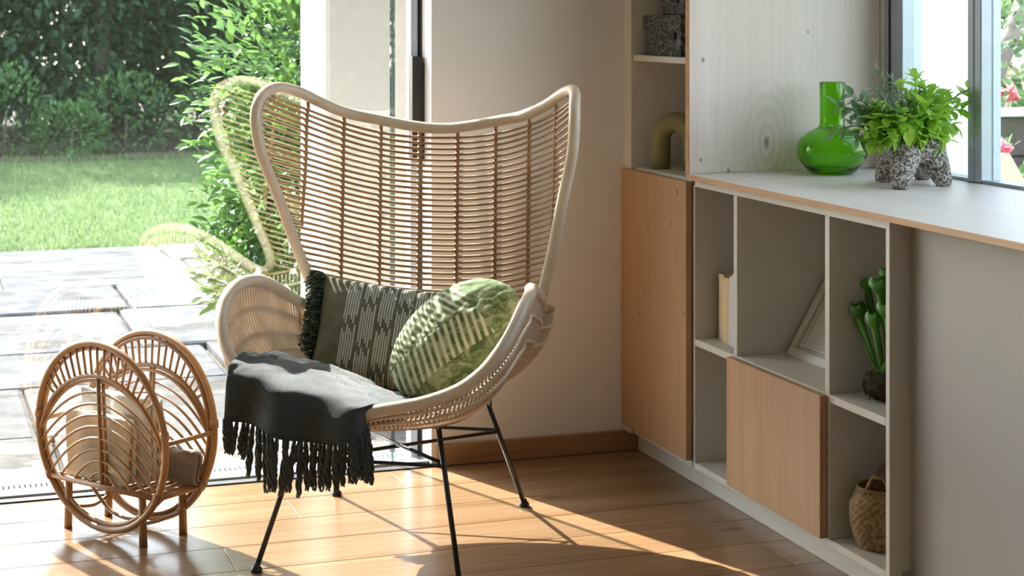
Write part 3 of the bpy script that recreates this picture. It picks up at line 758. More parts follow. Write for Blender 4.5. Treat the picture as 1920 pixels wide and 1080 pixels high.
for tt in (.86, .72):
    pts = []
    for j in range(0, 480, 3):
        p = bowl(SRIM[j], tt); dv = Vector((p.x - SC0.x, p.y - SC0.y, -.05)).normalized(); pts.append(p + dv * .005)
    MB().tube(pts, .0046, 6, True).build('lashing_cane', M['rattan_rim'], ch, True)
# underframe hoop and binding lumps where the legs meet the seat
MB().tube([Vector((.19 * math.cos(a * .2618), .02 + .21 * math.sin(a * .2618), .318)) for a in range(24)], .009, 8, True).build('seat_hoop', M['rattan_bind'], ch, True)
# legs
legs = {}
for sx in (-1, 1):
    for nm, top, foot in (('f', Vector((.157, -.2, .350)), Vector((.243, -.333, 0))), ('b', Vector((.186, .185, .318)), Vector((.2578, .333, 0)))):
        a = Vector((top.x * sx, top.y, top.z)); b = Vector((foot.x * sx, foot.y, 0)); legs[(nm, sx)] = (a, b)
        lg = MB().tube([a + (a - b) * .02, b + Vector((0, 0, .008))], .0066, 10).build('leg', M['black'], ch, True)
        MB().lathe([(.0001, 0), (.0125, 0), (.0145, .004), (.013, .009), (.008, .014), (.0068, .02)], 14, (b.x, b.y, 0)).build('foot_cap', M['black'], lg, True)
def lp(k, z): a, b = legs[k]; return a.lerp(b, (a.z - z) / (a.z - b.z))
for p, q in ((lp(('b', 1), .222), lp(('b', -1), .222)), (lp(('f', 1), .245), lp(('f', -1), .245)), (lp(('b', 1), .218), lp(('f', -1), .238)), (lp(('f', 1), .25), lp(('b', -1), .228))):
    MB().tube([p, q], .0048, 8).build('stretcher', M['black'], ch, True)
MB().lathe([(.0001, 0), (.011, .0), (.013, .02), (.011, .05), (.0001, .055)], 10, tuple(lp(('f', -1), .17))).build('leg_wrap', M['rattan_rim'], ch, True)

# ------------------------------------------------------------------ cushions
def cw(p): return CO + CXa * p.x + CYa * p.y + Vector((0, 0, p.z))          # chair coordinates -> world
def m_dash_cushion():
    m, t, b, o = new_mat('olive_embroidered_linen'); sep = t.nodes.new('ShaderNodeSeparateXYZ'); v = coords(t); t.links.new(v, sep.inputs[0])
    x = X(t, sep.outputs[0]) + 1.0; z = X(t, sep.outputs[2]) + 1.0; xs = X(t, sep.outputs[0])
    P = .046; Hh = .115
    ci = (x / P).fl(); fu = (x / P).fr()
    li = (fu * 7.0).fl()                       # line number in a block
    line = (fu * 7.0).fr().lt(0.58) * li.gt(0.5) * li.lt(6.5)
    stepv = li.mod(3.0) * .010
    odd = ci.mod(2.0)
    zz = (z + stepv + odd * (Hh * .5)) / Hh
    blk = zz.fr().lt(0.80)
    wob = noise_tex(t, mapping(t, v, (1, 1, 1)), 260, 2)
    side = xs.gt(-.165)
    mask = line * blk * side
    base = ramp(t, noise_tex(t, v, 35, 4), [(0.3, (0.105, 0.108, 0.072)), (0.7, (0.150, 0.152, 0.105))])
    setc(t, b, mix(t, (mask * 0.85).s, base, (0.60, 0.60, 0.56))); b.inputs['Roughness'].default_value = 0.95
    bump(t, b, (X(t, wob) * 0.5 + mask * 0.6), 0.4, 0.002); return m
def m_sun_striped_cushion():
    m, t, b, o = new_mat('sun_striped_palm_linen'); sep = t.nodes.new('ShaderNodeSeparateXYZ'); v = coords(t); t.links.new(v, sep.inputs[0])
    x = X(t, sep.outputs[0]); z = X(t, sep.outputs[2])
    q = z - .018 + x * .10; aq = q.ab()
    k = (x * 1.0 + aq * .35 + 1.0) / .0185                              # stripes of sun through the back rods, painted in as palm leaflets
    sun_stripe = k.fr().lt(0.46) * aq.gt(.004)
    inside = (x.lt(.085)) * aq.lt(.088)
    bl = X(t, noise_tex(t, mapping(t, v, (1, 1, 1)), 24, 1, 0.4, 1.5))
    base = ramp(t, bl.s, [(0.40, (0.085, 0.125, 0.04)), (0.47, (0.22, 0.27, 0.12)), (0.53, (0.10, 0.15, 0.055)), (0.62, (0.30, 0.34, 0.19))])
    setc(t, b, mix(t, (sun_stripe * inside * 0.85).s, base, (0.62, 0.62, 0.44))); b.inputs['Roughness'].default_value = 0.9
    bump(t, b, noise_tex(t, v, 300, 2), 0.3, 0.002); return m
def cushion(name, label, A, B, T, R3, loc, mat, ex=4.0, ragged=0.0, wr=.004, seed=1):
    """stuffed cushion: face in the local xz plane, thin in y"""
    root = thing(name, label, 'cushion'); root.matrix_basis = Matrix.Translation(loc) @ R3.to_4x4()
    n = 72; mbc = MB(); sides = []
    for sgn in (-1, 1):
        rows = []
        for i in range(n + 1):
            rw = []
            for j in range(n + 1):
                a = -1 + 2 * i / n; c_ = -1 + 2 * j / n
                # map the square onto a superellipse outline
                if ex < 3: 
                    fx = a * math.sqrt(max(0, 1 - c_ * c_ / 2)); fz = c_ * math.sqrt(max(0, 1 - a * a / 2)); e = 1 - min(1, (fx * fx + fz * fz)) 
                    th_ = math.sqrt(max(e, 0)) ** .9
                else:
                    fx, fz = a * (1 - .05 * (1 - c_ * c_) * 0), c_
                    fx = a * (1 - .045 * math.cos(c_ * math.pi / 2) ** 1.0 * abs(a) ** 3); fz = c_ * (1 - .07 * math.cos(a * math.pi / 2) * abs(c_) ** 3)
                    th_ = ((1 - abs(a) ** ex) * (1 - abs(c_) ** ex)) ** .55 if abs(a) < 1 and abs(c_) < 1 else 0
                nz = noise.noise(Vector((a * 2.2 + seed, c_ * 2.2, sgn * 3))) * wr * 1.5 + noise.noise(Vector((a * 7 + seed, c_ * 7, sgn))) * wr * .6
                rw.append(Vector((fx * A, sgn * (T * th_ + .002) + (nz * th_), fz * B)))
            rows.append(rw)
        mbc.grid(rows if sgn > 0 else [r[::-1] for r in rows])
    o = mbc.build('cover', mat, root, True)
    return root
def frame3(xdir, zdir):
    x_ = xdir.normalized(); z_ = (zdir - x_ * zdir.dot(x_)).normalized(); y_ = z_.cross(x_); return Matrix((x_, y_, z_)).transposed()
chR = Matrix((CXa, CYa, Vector((0, 0, 1)))).transposed()
# lumbar cushion, leaning on the backrest
lw = .245; lh = .142
xd = chR @ Vector((1, .10, -.10)); zd = chR @ Vector((.03, .42, 1)).normalized()
c1p = cw(CL(762, 637, .215))
cu1 = cushion('lumbar_cushion', 'oblong olive cushion with white stitched dashes and dark fringe in the armchair', lw, lh, .058, frame3(xd, zd), c1p, m_dash_cushion(), 3.2, wr=.006)
M['fringe_green'] = m_plain('dark_green_yarn', (0.035, 0.055, 0.035), 0.95, 0.35, 80)
fr_ = MB(); rf = random.Random(2)
for k in range(300):
    z_ = rf.uniform(-lh, lh); x_ = -lw + .012 * (1 - (z_ / lh) ** 2) + .006; p = Vector((x_, rf.uniform(-.008, .008), z_)); q = p + Vector((-rf.uniform(.022, .05), rf.uniform(-.022, .016), rf.uniform(-.018, .012)))
    mdp = (p + q) / 2 + Vector((rf.uniform(-.01, .01), rf.uniform(-.012, .012), rf.uniform(-.012, .012)))
    fr_.tube(spline([p, mdp, q, q + Vector((rf.uniform(-.004, .012), rf.uniform(-.008, .008), rf.uniform(-.012, .004)))], 3), .0021, 5)
fr_.build('fringe', M['fringe_green'], cu1, True, stuff=True)
# round palm cushion with painted sun stripes against the right arm
md = Vector((.76, 0, .60)).normalized()          # long axis in the picture plane
cd_ = (CAM - cw(CL(858, 640, -.05))); cd_.z = 0; cd_.normalize(); rt_ = Vector((-cd_.y, cd_.x, 0)) 
xw = (rt_ * .77 + Vector((0, 0, 1)) * .62 - cd_ * .10).normalized()
nw = (cd_ * .80 + Vector((0, 0, 1)) * .42 - rt_ * .42).normalized()
zw = (nw.cross(xw) * -1).normalized()
if zw.z < 0: zw = -zw
c2p = cw(CL(857, 639, -.045))
cu2 = cushion('round_cushion', 'round green cushion with palm leaf print and painted cream sun stripes against the armchair arm', .185, .130, .078, frame3(xw, zw), c2p, m_sun_striped_cushion(), 2.0, wr=.006, seed=4)

# ------------------------------------------------------------------ throw
def m_throw():
    m, t, b, o = new_mat('charcoal_wool'); v = coords(t)
    wv = t.nodes.new('ShaderNodeTexWave'); wv.inputs['Scale'].default_value = 130; wv.inputs['Distortion'].default_value = 1.2; wv.bands_direction = 'DIAGONAL'; t.links.new(v, wv.inputs['Vector'])
    c = ramp(t, wv.outputs['Fac'], [(0.2, (0.012, 0.017, 0.018)), (0.9, (0.040, 0.052, 0.056))])
    setc(t, b, c); b.inputs['Roughness'].default_value = 0.95; b.inputs['Sheen Weight'].default_value = 0.35; b.inputs['Sheen Roughness'].default_value = 0.4
    bump(t, b, X(t, wv.outputs['Fac']) + X(t, noise_tex(t, v, 160, 3)) * 0.7, 0.6, 0.003); return m
M['throw'] = m_throw()
tr_o = cw(Vector((-.2, -.3, .42)))
tw = thing('wool_throw', 'dark charcoal wool throw with fringe draped over the armchair seat', 'throw', tr_o, CA)
TL = lambda px, py, yl: CL(px, py, yl) - Vector((-.2, -.3, .42))
ctrl = [
 [TL(495, 668, -.06), TL(545, 672, .02), TL(600, 684, .03), TL(660, 705, .02), TL(715, 727, .0), TL(765, 742, -.02), TL(800, 752, -.03)],
 [TL(448, 671, -.315), TL(508, 667, -.22), TL(580, 685, -.12), TL(640, 706, -.13), TL(700, 728, -.15), TL(750, 744, -.17), TL(790, 755, -.18)],
 [TL(431, 688, -.39), TL(495, 684, -.335), TL(560, 697, -.26), TL(620, 716, -.27), TL(680, 737, -.28), TL(720, 748, -.29), TL(760, 757, -.29)],
 [TL(426, 720, -.415), TL(488, 714, -.41), TL(555, 725, -.395), TL(620, 741, -.40), TL(676, 757, -.405), TL(700, 760, -.40), TL(715, 762, -.39)],
 [TL(426, 750, -.405), TL(488, 755, -.43), TL(553, 768, -.44), TL(620, 780, -.445), TL(668, 778, -.44), TL(684, 778, -.425), TL(690, 780, -.40)],
 [TL(426, 783, -.40), TL(484, 803, -.44), TL(552, 826, -.452), TL(620, 832, -.455), TL(668, 822, -.45), TL(686, 810, -.43), TL(691, 800, -.40)],
]
def cr(a, b, c_, d_, t): return 0.5 * ((2 * b) + (c_ - a) * t + (2 * a - 5 * b + 4 * c_ - d_) * t * t + (3 * b - a - 3 * c_ + d_) * t ** 3)
def surf(u, v):
    R_, Cn = len(ctrl), len(ctrl[0]); a = min(int(v * (R_ - 1)), R_ - 2); fa = v * (R_ - 1) - a; b = min(int(u * (Cn - 1)), Cn - 2); fb = u * (Cn - 1) - b
    g = lambda i, j: ctrl[max(0, min(R_ - 1, i))][max(0, min(Cn - 1, j))]
    rws = [cr(g(a + k, b - 1), g(a + k, b), g(a + k, b + 1), g(a + k, b + 2), fb) for k in (-1, 0, 1, 2)]
    return cr(*rws, fa)
NU, NV = 120, 80
rows = []
for i in range(NV + 1):
    v_ = i / NV; rw = []
    for j in range(NU + 1):
        u_ = j / NU; p = surf(u_, v_)
        hang = max(0, (v_ - .5) / .5); onseat = 1 - min(1, v_ / .6)
        fold = math.sin(u_ * 21 + 1.3 * math.sin(u_ * 5) + v_ * 1.5) * .019 * hang ** .8 * (1 - .5 * u_)
        wr_ = (noise.noise(Vector((u_ * 5, v_ * 9 + u_ * 6, 2))) * .014 + noise.noise(Vector((u_ * 14, v_ * 16, 5))) * .004) * (.35 + onseat)
        rw.append(p + Vector((0, -fold - .002, wr_ * (1 - hang) + .004 * (1 - hang))))
    rows.append(rw)
back_rows = [[p + Vector((0, .0035, -.0035)) for p in r] for r in rows]
tmb = MB(); tmb.grid(rows); tmb.grid([r[::-1] for r in back_rows]); 
for e_ in (0, NU): tmb.grid([[r[e_] for r in rows], [r[e_] for r in back_rows]])
cloth = tmb.build('cloth', M['throw'], tw, True)
# fringe: knotted tassels along the hem
rf = random.Random(6)
NTS = 46
for k in range(NTS):
    u_ = k / (NTS - 1); hp = rows[NV][int(round(u_ * NU))] + Vector((0, .001, .003))
    ln = .088 + .02 * math.sin(u_ * 7) + rf.uniform(-.008, .014)
    if u_ < .12: ln *= .62
    tm = MB()
    sway = rf.uniform(-.014, .010); fy = rf.uniform(-.008, .008)
    tm.tube(spline([hp, hp + Vector((sway * .2, fy * .4, -.014)), hp + Vector((sway * .3, fy * .5, -.024))], 3), [.0035, .004, .0046, .005, .006, .0062, .005], 7)
    for q in range(3):
        a0 = hp + Vector((sway * .3, fy * .5, -.02)); ph = q * 2.1 + rf.uniform(0, 1)
        pts = [a0 + Vector((sway * f + .0042 * math.cos(ph + f * 7) * min(1, f * 4) + rf.uniform(-.0012, .0012), fy * f + .0042 * math.sin(ph + f * 7), -ln * f)) for f in [x_ / 9 for x_ in range(10)]]
        tm.tube(pts, [.0044] * 7 + [.0038, .003, .0016], 6)
    tm.build('tassel', M['throw'], cloth, True)
# ================================================================== magazine rack
RO = Vector((.514, 4.5392, 0)); RA = math.radians(-54.6)
rk = thing('rattan_magazine_rack', 'low rattan magazine rack with two round leaf-patterned sides by the garden door', 'magazine rack', RO, RA)
RR = .232; RZ = .252; SG = {-1: -.081, 1: .081}
def rp_(p, q, sg, off=0.0):
    """point on one round side: p along, q up, leaning slightly outwards"""
    return Vector((p, SG[sg] + sg * (.05 * q + off), RZ + q))
def arc_q(p): return .15 - .237 + math.sqrt(max(.237 ** 2 - p * p, 0))
for sg in (-1, 1):
    cir = [(RR * math.cos(a * math.pi / 36), RR * math.sin(a * math.pi / 36)) for a in range(72)]
    ring = MB().tube([rp_(p, q, sg) for p, q in cir], .0088, 10, True).build('side_hoop', M['rattan_brown'], rk, True)
    MB().tube([rp_(p * .945, q * .945, sg, -.006) for p, q in cir], .0052, 8, True).build('inner_hoop', M['rattan_brown'], rk, True)
    ap = [(-.222 + .444 * k / 40) for k in range(41)]
    MB().tube([rp_(p, arc_q(p), sg) for p in ap], .0065, 8).build('arch', M['rattan_brown'], rk, True)
    MB().tube([rp_(p * .975, arc_q(p * .975) - .012, sg, -.004) for p in ap], .0048, 8).build('arch', M['rattan_brown'], rk, True)
    for k in range(21):                                                     # sticks between arch and hoop
        a = math.radians(22 + 136 * k / 20); p1, q1 = RR * math.cos(a), RR * math.sin(a)
        p0 = p1 * .80; q0 = arc_q(p0)
        if q1 - q0 > .012: MB().tube([rp_(p0, q0, sg), rp_(p1, q1, sg)], .0034, 6).build('stick', M['rattan_brown'], rk, True)
    MB().tube([rp_(0, .15, sg), rp_(0, -.128, sg)], .0058, 8).build('spine', M['rattan_brown'], rk, True)
    MB().tube([rp_(0.013, .15, sg, -.004), rp_(0.013, -.128, sg, -.004)], .0045, 8).build('spine', M['rattan_brown'], rk, True)
    MB().tube([rp_(-.196, -.125, sg), rp_(.196, -.125, sg)], .0078, 8).build('rail', M['rattan_brown'], rk, True)
    for sd in (-1, 1):
        for k in range(8):                                                  # curved veins
            q0 = .108 - .0285 * k
            if k < 5:
                a = math.radians(-4 - 6.8 * k); e = Vector((RR * math.cos(a), RR * math.sin(a), 0))
            else: e = Vector((.196 - .052 * (k - 4.3), -.125, 0))
            c1 = Vector((e.x * .48, q0 + .004, 0)); pts = []
            for f in [x_ / 14 for x_ in range(15)]:
                b_ = Vector((0, q0, 0)) * (1 - f) ** 2 + c1 * 2 * f * (1 - f) + e * f * f; pts.append(rp_(sd * b_.x, b_.y, sg))
            MB().tube(pts, .0036, 6).build('vein', M['rattan_brown'], rk, True)
    for sd in (-1, 1):                                                      # bindings
        for a in (8, -32):
            q = [rp_(sd * RR * math.cos(math.radians(a + d_)), RR * math.sin(math.radians(a + d_)), sg) for d_ in (-2.5, 0, 2.5)]
            MB().tube(q, .0112, 8).build('binding', M['rattan_bind'], ring, True)
for sd in (-1, 1):
    MB().tube([rp_(sd * RR, .012, -1), rp_(sd * RR, .012, 1)], .0058, 8).build('crossbar', M['rattan_brown'], rk, True)
    MB().tube([rp_(sd * .19, -.128, -1), rp_(sd * .19, -.128, 1)], .0065, 8).build('crossbar', M['rattan_brown'], rk, True)
    for sg in (-1, 1):
        lg = MB().tube([Vector((sd * .138, sg * .066, 0)), Vector((sd * .134, sg * .066, .128))], [.0105, .0095], 10).build('leg', M['rattan_brown'], rk, True)
    MB().tube(spline([Vector((sd * .136, -.066, .055)), Vector((sd * .12, 0, .045)), Vector((sd * .136, .066, .055))], 6), .0045, 7).build('brace', M['rattan_brown'], rk, True)
for k in range(13):
    x_ = -.17 + .34 * k / 12
    MB().tube([Vector((x_, -.078, .127)), Vector((x_, .078, .127))], .0042, 6).build('base_stick', M['rattan_brown'], rk, True)
MB().tube(spline([Vector((-.14, 0, .105)), Vector((-.05, 0, .04)), Vector((.05, 0, .04)), Vector((.14, 0, .105))], 6), .0045, 7).build('brace', M['rattan_brown'], rk, True)

# folded cloths standing in the rack
def m_cloth(name, c): 
    m, t, b, o = new_mat(name); v = coords(t); setc(t, b, ramp(t, noise_tex(t, v, 30, 4), [(0.3, tuple(k * .9 for k in c)), (0.7, c)])); b.inputs['Roughness'].default_value = 0.95
    b.inputs['Sheen Weight'].default_value = 0.2; bump(t, b, noise_tex(t, v, 400, 2), 0.3, 0.001); return m
def folded(name, label, x0, x1, y0, y1, z0, z1, mat, seed, layers=3):
    """soft folded textile standing on edge: thin rounded leaves side by side, joined by the fold"""
    root = thing(name, label, 'cloth', RO + Matrix.Rotation(RA, 3, 'Z') @ Vector(((x0 + x1) / 2, (y0 + y1) / 2, z0)), RA, 'folded cloths in the rattan rack')
    rn = random.Random(seed); W_ = x1 - x0; H_ = z1 - z0; T_ = (y1 - y0) / layers
    for L in range(layers):
        yc_ = -(y1 - y0) / 2 + T_ * (L + .5); rows = []
        for i in range(25):
            a = 2 * math.pi * i / 24; rw = []
            for j in range(13):
                f = j / 12 - .5
                sx = math.copysign(abs(math.cos(a)) ** .45, math.cos(a)); sy = math.copysign(abs(math.sin(a)) ** .8, math.sin(a))
                wob = noise.noise(Vector((f * 4 + seed, math.cos(a) * 1.5, L * 3.1))) * .012
                ty = T_ * .5 * (1 - .45 * (2 * abs(f)) ** 4)
                rw.append(Vector((f * W_, yc_ + sy * ty * 1.04 + wob, H_ / 2 + sx * H_ / 2 * (1 - .04 * L) + noise.noise(Vector((f * 5, seed, L))) * .008 * (1 if sx > 0 else 0))))
            rows.append(rw)
        mbf = MB(); mbf.grid(rows)
        for e_ in (0, 12): mbf.add([r[e_] for r in rows[:-1]], [tuple(range(24)) if e_ else tuple(range(23, -1, -1))])
        mbf.build('fold', mat, root, True)
    return root
folded('folded_cloth', 'pale grey linen cloth folded upright in the rattan rack', -.145, .10, -.022, .040, .131, .345, m_cloth('linen_grey', (0.52, 0.51, 0.49)), 1, 3)
folded('folded_cloth', 'cream linen cloth folded upright in the rattan rack', -.15, .07, -.066, -.024, .131, .30, m_cloth('linen_cream', (0.60, 0.55, 0.44)), 5, 2)
folded('folded_cloth', 'taupe cloth slumped low at one end of the rattan rack', .06, .20, .042, .072, .131, .215, m_cloth('linen_taupe', (0.24, 0.20, 0.17)), 9, 2)

# ================================================================== things on the worktop
def m_green_glass():
    m, t, b, o = new_mat('green_glass'); b.inputs['Base Color'].default_value = (0.36, 0.74, 0.08, 1)
    b.inputs['Transmission Weight'].default_value = 1.0; b.inputs['Roughness'].default_value = 0.03; b.inputs['IOR'].default_value = 1.45
    g = t.nodes.new('ShaderNodeNewGeometry'); bump(t, b, noise_tex(t, g.outputs['Position'], 60, 2), 0.08, 0.002); return m
WT = .8635
vp = on_z(1560, 325.5, WT)
pr = [(.0001, .004), (.045, .003), (.052, .0), (.066, .008), (.082, .026), (.0925, .046), (.0965, .062), (.094, .080), (.085, .097), (.068, .112), (.048, .121), (.037, .127), (.0335, .134), (.0335, .16), (.0335, .20), (.0335, .2475), (.0330, .2495), (.0305, .2495), (.030, .247), (.030, .20), (.030, .16), (.030, .136), (.034, .128), (.046, .117), (.066, .108), (.082, .094), (.0905, .078), (.0930, .062), (.089, .047), (.079, .029), (.063, .013), (.045, .009), (.0001, .010)]
va = MB().lathe(pr, 56); vo = va.build('glass_vase', m_green_glass(), None, True); vo.location = vp
tag(vo, 'round bellied green glass vase with straight neck on the worktop', 'vase')

def m_stone_pot():
    m, t, b, o = new_mat('speckled_clay'); v = coords(t)
    f = X(t, noise_tex(t, v, 150, 5, 0.7)); c = ramp(t, f.s, [(0.40, (0.05, 0.04, 0.03)), (0.50, (0.24, 0.20, 0.16)), (0.58, (0.62, 0.60, 0.56))])
    setc(t, b, c); b.inputs['Roughness'].default_value = 0.9; bump(t, b, f, 0.9, 0.006); return m
PO = Vector((2.425, 3.965, WT))
pt = thing('footed_planter', 'speckled stoneware planter on four stout legs holding herbs on the worktop', 'planter', PO)
pm = m_stone_pot()
feet = [on_z(1655, 341, WT) - PO, on_z(1687, 355, WT) - PO, on_z(1770, 349, WT) - PO, Vector((.10, .115, 0))]
# one body: a bowl that runs out into four legs
NA, rows = 96, []
fa = [math.atan2(f.y, f.x) for f in feet]; fd = [math.hypot(f.x, f.y) for f in feet]
def lobe(a):
    best = 0; r_ = .07
    for A_, D_ in zip(fa, fd):
        d_ = abs((a - A_ + math.pi) % (2 * math.pi) - math.pi); k = math.exp(-(d_ / .33) ** 2)
        if k > best: best = k; r_ = D_
    return best, r_
bodyv = MB()
prof_b = [(.0001, .122), (.066, .118), (.078, .121), (.083, .112), (.084, .095), (.08, .078), (.068, .062), (.045, .054), (.0001, .052)]
bodyv.lathe(prof_b, 48)
body = bodyv.build('bowl', pm, pt, True)
for f in feet:
    tp = Vector((f.x * .55, f.y * .55, .085)); md_ = Vector((f.x * .80, f.y * .80, .045))
    MB().tube(spline([tp, md_, Vector((f.x * .97, f.y * .97, .014)), Vector((f.x, f.y, .0005))], 5), [.042, .041, .039, .036, .034, .032, .030, .028, .026, .024, .023, .022, .021, .020, .019, .018], 14).build('leg', pm, pt, True)
MB().lathe([(.0001, .116), (.07, .114), (.0705, .120), (.0001, .125)], 24).build('soil', M['soil'], pt, True)
M['mint'] = m_leaf('mint_leaf', (0.16, 0.42, 0.02), (0.50, 0.74, 0.07), 0.5, 0.4)
M['sage'] = m_leaf('sage_leaf', (0.07, 0.17, 0.06), (0.20, 0.34, 0.13), 0.35, 0.45)
M['rosemary'] = m_leaf('rosemary_needle', (0.16, 0.26, 0.15), (0.34, 0.44, 0.28), 0.2, 0.5)
M['herb_stem'] = m_plain('herb_stem', (0.14, 0.20, 0.06), 0.7, 0.2)
mint = leaf_mesh('leaf', M['mint'], .044, .028, .3, .25); sage = leaf_mesh('leaf', M['sage'], .048, .019, .3, .2); ndl = leaf_mesh('needle', M['rosemary'], .026, .0036, .2, .1)
def herb(name, label, bpt, tips, kind, seed):
    r = thing(name, label, 'herb', PO + bpt, 0, 'herbs in the footed planter'); rn = random.Random(seed)
    for tp in tips:
        a = Vector((rn.uniform(-.012, .012), rn.uniform(-.012, .012), -.012)); e = Vector(tp) - PO - bpt; m_ = a.lerp(e, .55) + Vector((0, 0, .022))
        cur = spline([a, m_, e], 7); stm = MB().tube(cur, [.0017] * 10 + [.0012] * 5, 5).build('stem', M['herb_stem'], r, True)
        n_ = len(cur)
        if kind == 'rosemary':
            nb = MB()
            for q in range(46):
                f = .25 + .75 * q / 45; i = min(int(f * (n_ - 1)), n_ - 2); p = cur[i].lerp(cur[i + 1], f * (n_ - 1) - i); d_ = (cur[i + 1] - cur[i]).normalized()
                side = Vector((rn.gauss(0, 1), rn.gauss(0, 1), rn.gauss(0, 1))).normalized()
                merge_leaf(nb, ndl, leaf_M(p, basis((d_ * .8 + side), Vector((0, 0, 1)), rn.uniform(-1, 1)), rn.uniform(.7, 1.15)))
            nb.build('needles', M['rosemary'], stm, True, stuff=True)
        else:
            me = mint if kind == 'mint' else sage
            for q in range(7):
                f = .30 + .70 * q / 6; i = min(int(f * (n_ - 1)), n_ - 2); p = cur[i].lerp(cur[i + 1], f * (n_ - 1) - i); d_ = (cur[i + 1] - cur[i]).normalized()
                for sd in (0, 1):
                    an = q * 1.57 + sd * math.pi + rn.uniform(-.4, .4); o1 = d_.orthogonal().normalized(); o2 = d_.cross(o1)
                    side = o1 * math.cos(an) + o2 * math.sin(an)
                    inst_m('leaf', me, stm, leaf_M(p, basis(side + d_ * (.35 + .6 * f), Vector((0, 0, 1)), rn.uniform(-.5, .5)), rn.uniform(.65, 1.2) * (1.12 - .25 * f)))
    return r
def hp(px, py, dy): return on_y(px, py, PO.y + dy)
herb('mint_plant', 'bright green mint growing over the rim of the speckled planter', Vector((.03, -.005, .128)),
     [hp(1714, 142, .0), hp(1745, 178, .02), hp(1766, 205, -.03), hp(1818, 168, .02), hp(1805, 205, .0), hp(1775, 250, -.05), hp(1752, 275, -.06), hp(1730, 200, -.04), hp(1790, 235, .03), hp(1700, 190, .05), hp(1755, 225, -.06), hp(1715, 225, -.06), hp(1700, 245, -.085), hp(1722, 262, -.085), hp(1742, 255, -.08), hp(1690, 232, -.08), hp(1735, 165, .03), hp(1690, 165, .04), hp(1760, 190, .05), hp(1775, 180, .04), hp(1768, 262, -.07)], 'mint', 1)
herb('mint_plant', 'young mint sprigs hanging on the vase side of the planter', Vector((-.035, -.02, .126)),
     [hp(1640, 225, -.03), hp(1625, 245, -.05), hp(1668, 240, -.07), hp(1650, 268, -.06), hp(1690, 215, -.05), hp(1672, 262, -.085), hp(1645, 205, .0), hp(1660, 222, -.05), hp(1632, 262, -.05)], 'mint', 2)
herb('sage_plant', 'dark leaved sage sprigs reaching across the green vase', Vector((-.04, .02, .126)),
     [hp(1572, 200, .03), hp(1562, 245, .0), hp(1592, 178, .04), hp(1605, 260, -.03), hp(1600, 215, .0), hp(1620, 205, .02)], 'sage', 3)
herb('rosemary_plant', 'grey-green rosemary with fine needles in the speckled planter', Vector((-.005, .03, .128)),
     [hp(1642, 130, .03), hp(1655, 165, .05), hp(1672, 150, .02), hp(1690, 178, -.02), hp(1636, 165, .03), hp(1712, 185, -.03), hp(1680, 205, -.05), hp(1660, 195, -.03), hp(1725, 170, .03)], 'rosemary', 4)

# ================================================================== in the shelves
M['olive'] = m_plain('olive_ceramic', (0.20, 0.18, 0.075), 0.6, 0.08, 20, 0.1)
ap = on_z(1237, 317, .848); R_t = .029
av = MB(); pts = []
L0 = Vector((0, 0, 0)); dx = Vector((.62, -.78, 0)).normalized(); Wd = .105
pts = [L0, L0 + Vector((0, 0, .05)), L0 + Vector((0, 0, .085))] + [L0 + dx * (Wd / 2 - Wd / 2 * math.cos(a * math.pi / 14)) + Vector((0, 0, .085 + (Wd / 2) * math.sin(a * math.pi / 14))) for a in range(1, 14)] + [L0 + dx * Wd + Vector((0, 0, .085)), L0 + dx * Wd + Vector((0, 0, .05)), L0 + dx * Wd]
av.tube(pts, R_t, 20); avo = av.build('arch_vase', M['olive'], None, True); avo.location = (2.069, 4.752, .848)
tag(avo, 'olive ceramic arch ornament standing in the cabinet niche', 'ornament')

def m_snake():
    m, t, b, o = new_mat('snake_print_paper'); v = coords(t)
    vo_ = t.nodes.new('ShaderNodeTexVoronoi'); vo_.inputs['Scale'].default_value = 21; t.links.new(mapping(t, v, (1, 1, 1.3)), vo_.inputs['Vector'])
    k = (X(t, vo_.outputs['Distance']) * 3.2).fr()
    c = ramp(t, k.s, [(0.25, (0.020, 0.022, 0.020)), (0.55, (0.17, 0.175, 0.16)), (0.8, (0.04, 0.042, 0.04))])
    setc(t, b, c); b.inputs['Roughness'].default_value = 0.6; return m
M['snake'] = m_snake()
def stbox(label, x0, y0, x1, y1, z0, h, lid):
    r = thing('storage_box', label, 'box', ((x0 + x1) / 2, (y0 + y1) / 2, z0), 0, 'snake print boxes in the cabinet')
    hx, hy = (x1 - x0) / 2, (y1 - y0) / 2
    MB().bbox((-hx, -hy, 0), (hx, hy, h - .004), .002).build('body', M['snake'], r)
    MB().bbox((-hx - .005, -hy - .005, h - lid), (hx + .005, hy + .005, h), .002).build('lid', M['snake'], r)
    MB().bbox((-hx - .007, -hy + .03, h - lid - .026), (-hx - .0005, -hy + .075, h - lid - .006), .001).build('label_holder', M['black'], r)
    MB().bbox((hx * -.35, -hy - .007, h - lid - .026), (hx * .15, -hy - .0005, h - lid - .006), .001).build('label_holder', M['black'], r)
stbox('larger snake print box with lid on the upper cabinet shelf', 2.042, 4.55, 2.29, 4.806, 1.1782, .117, .043)
stbox('smaller snake print box stacked on the larger one', 2.056, 4.56, 2.26, 4.722, 1.2953, .09, .03)

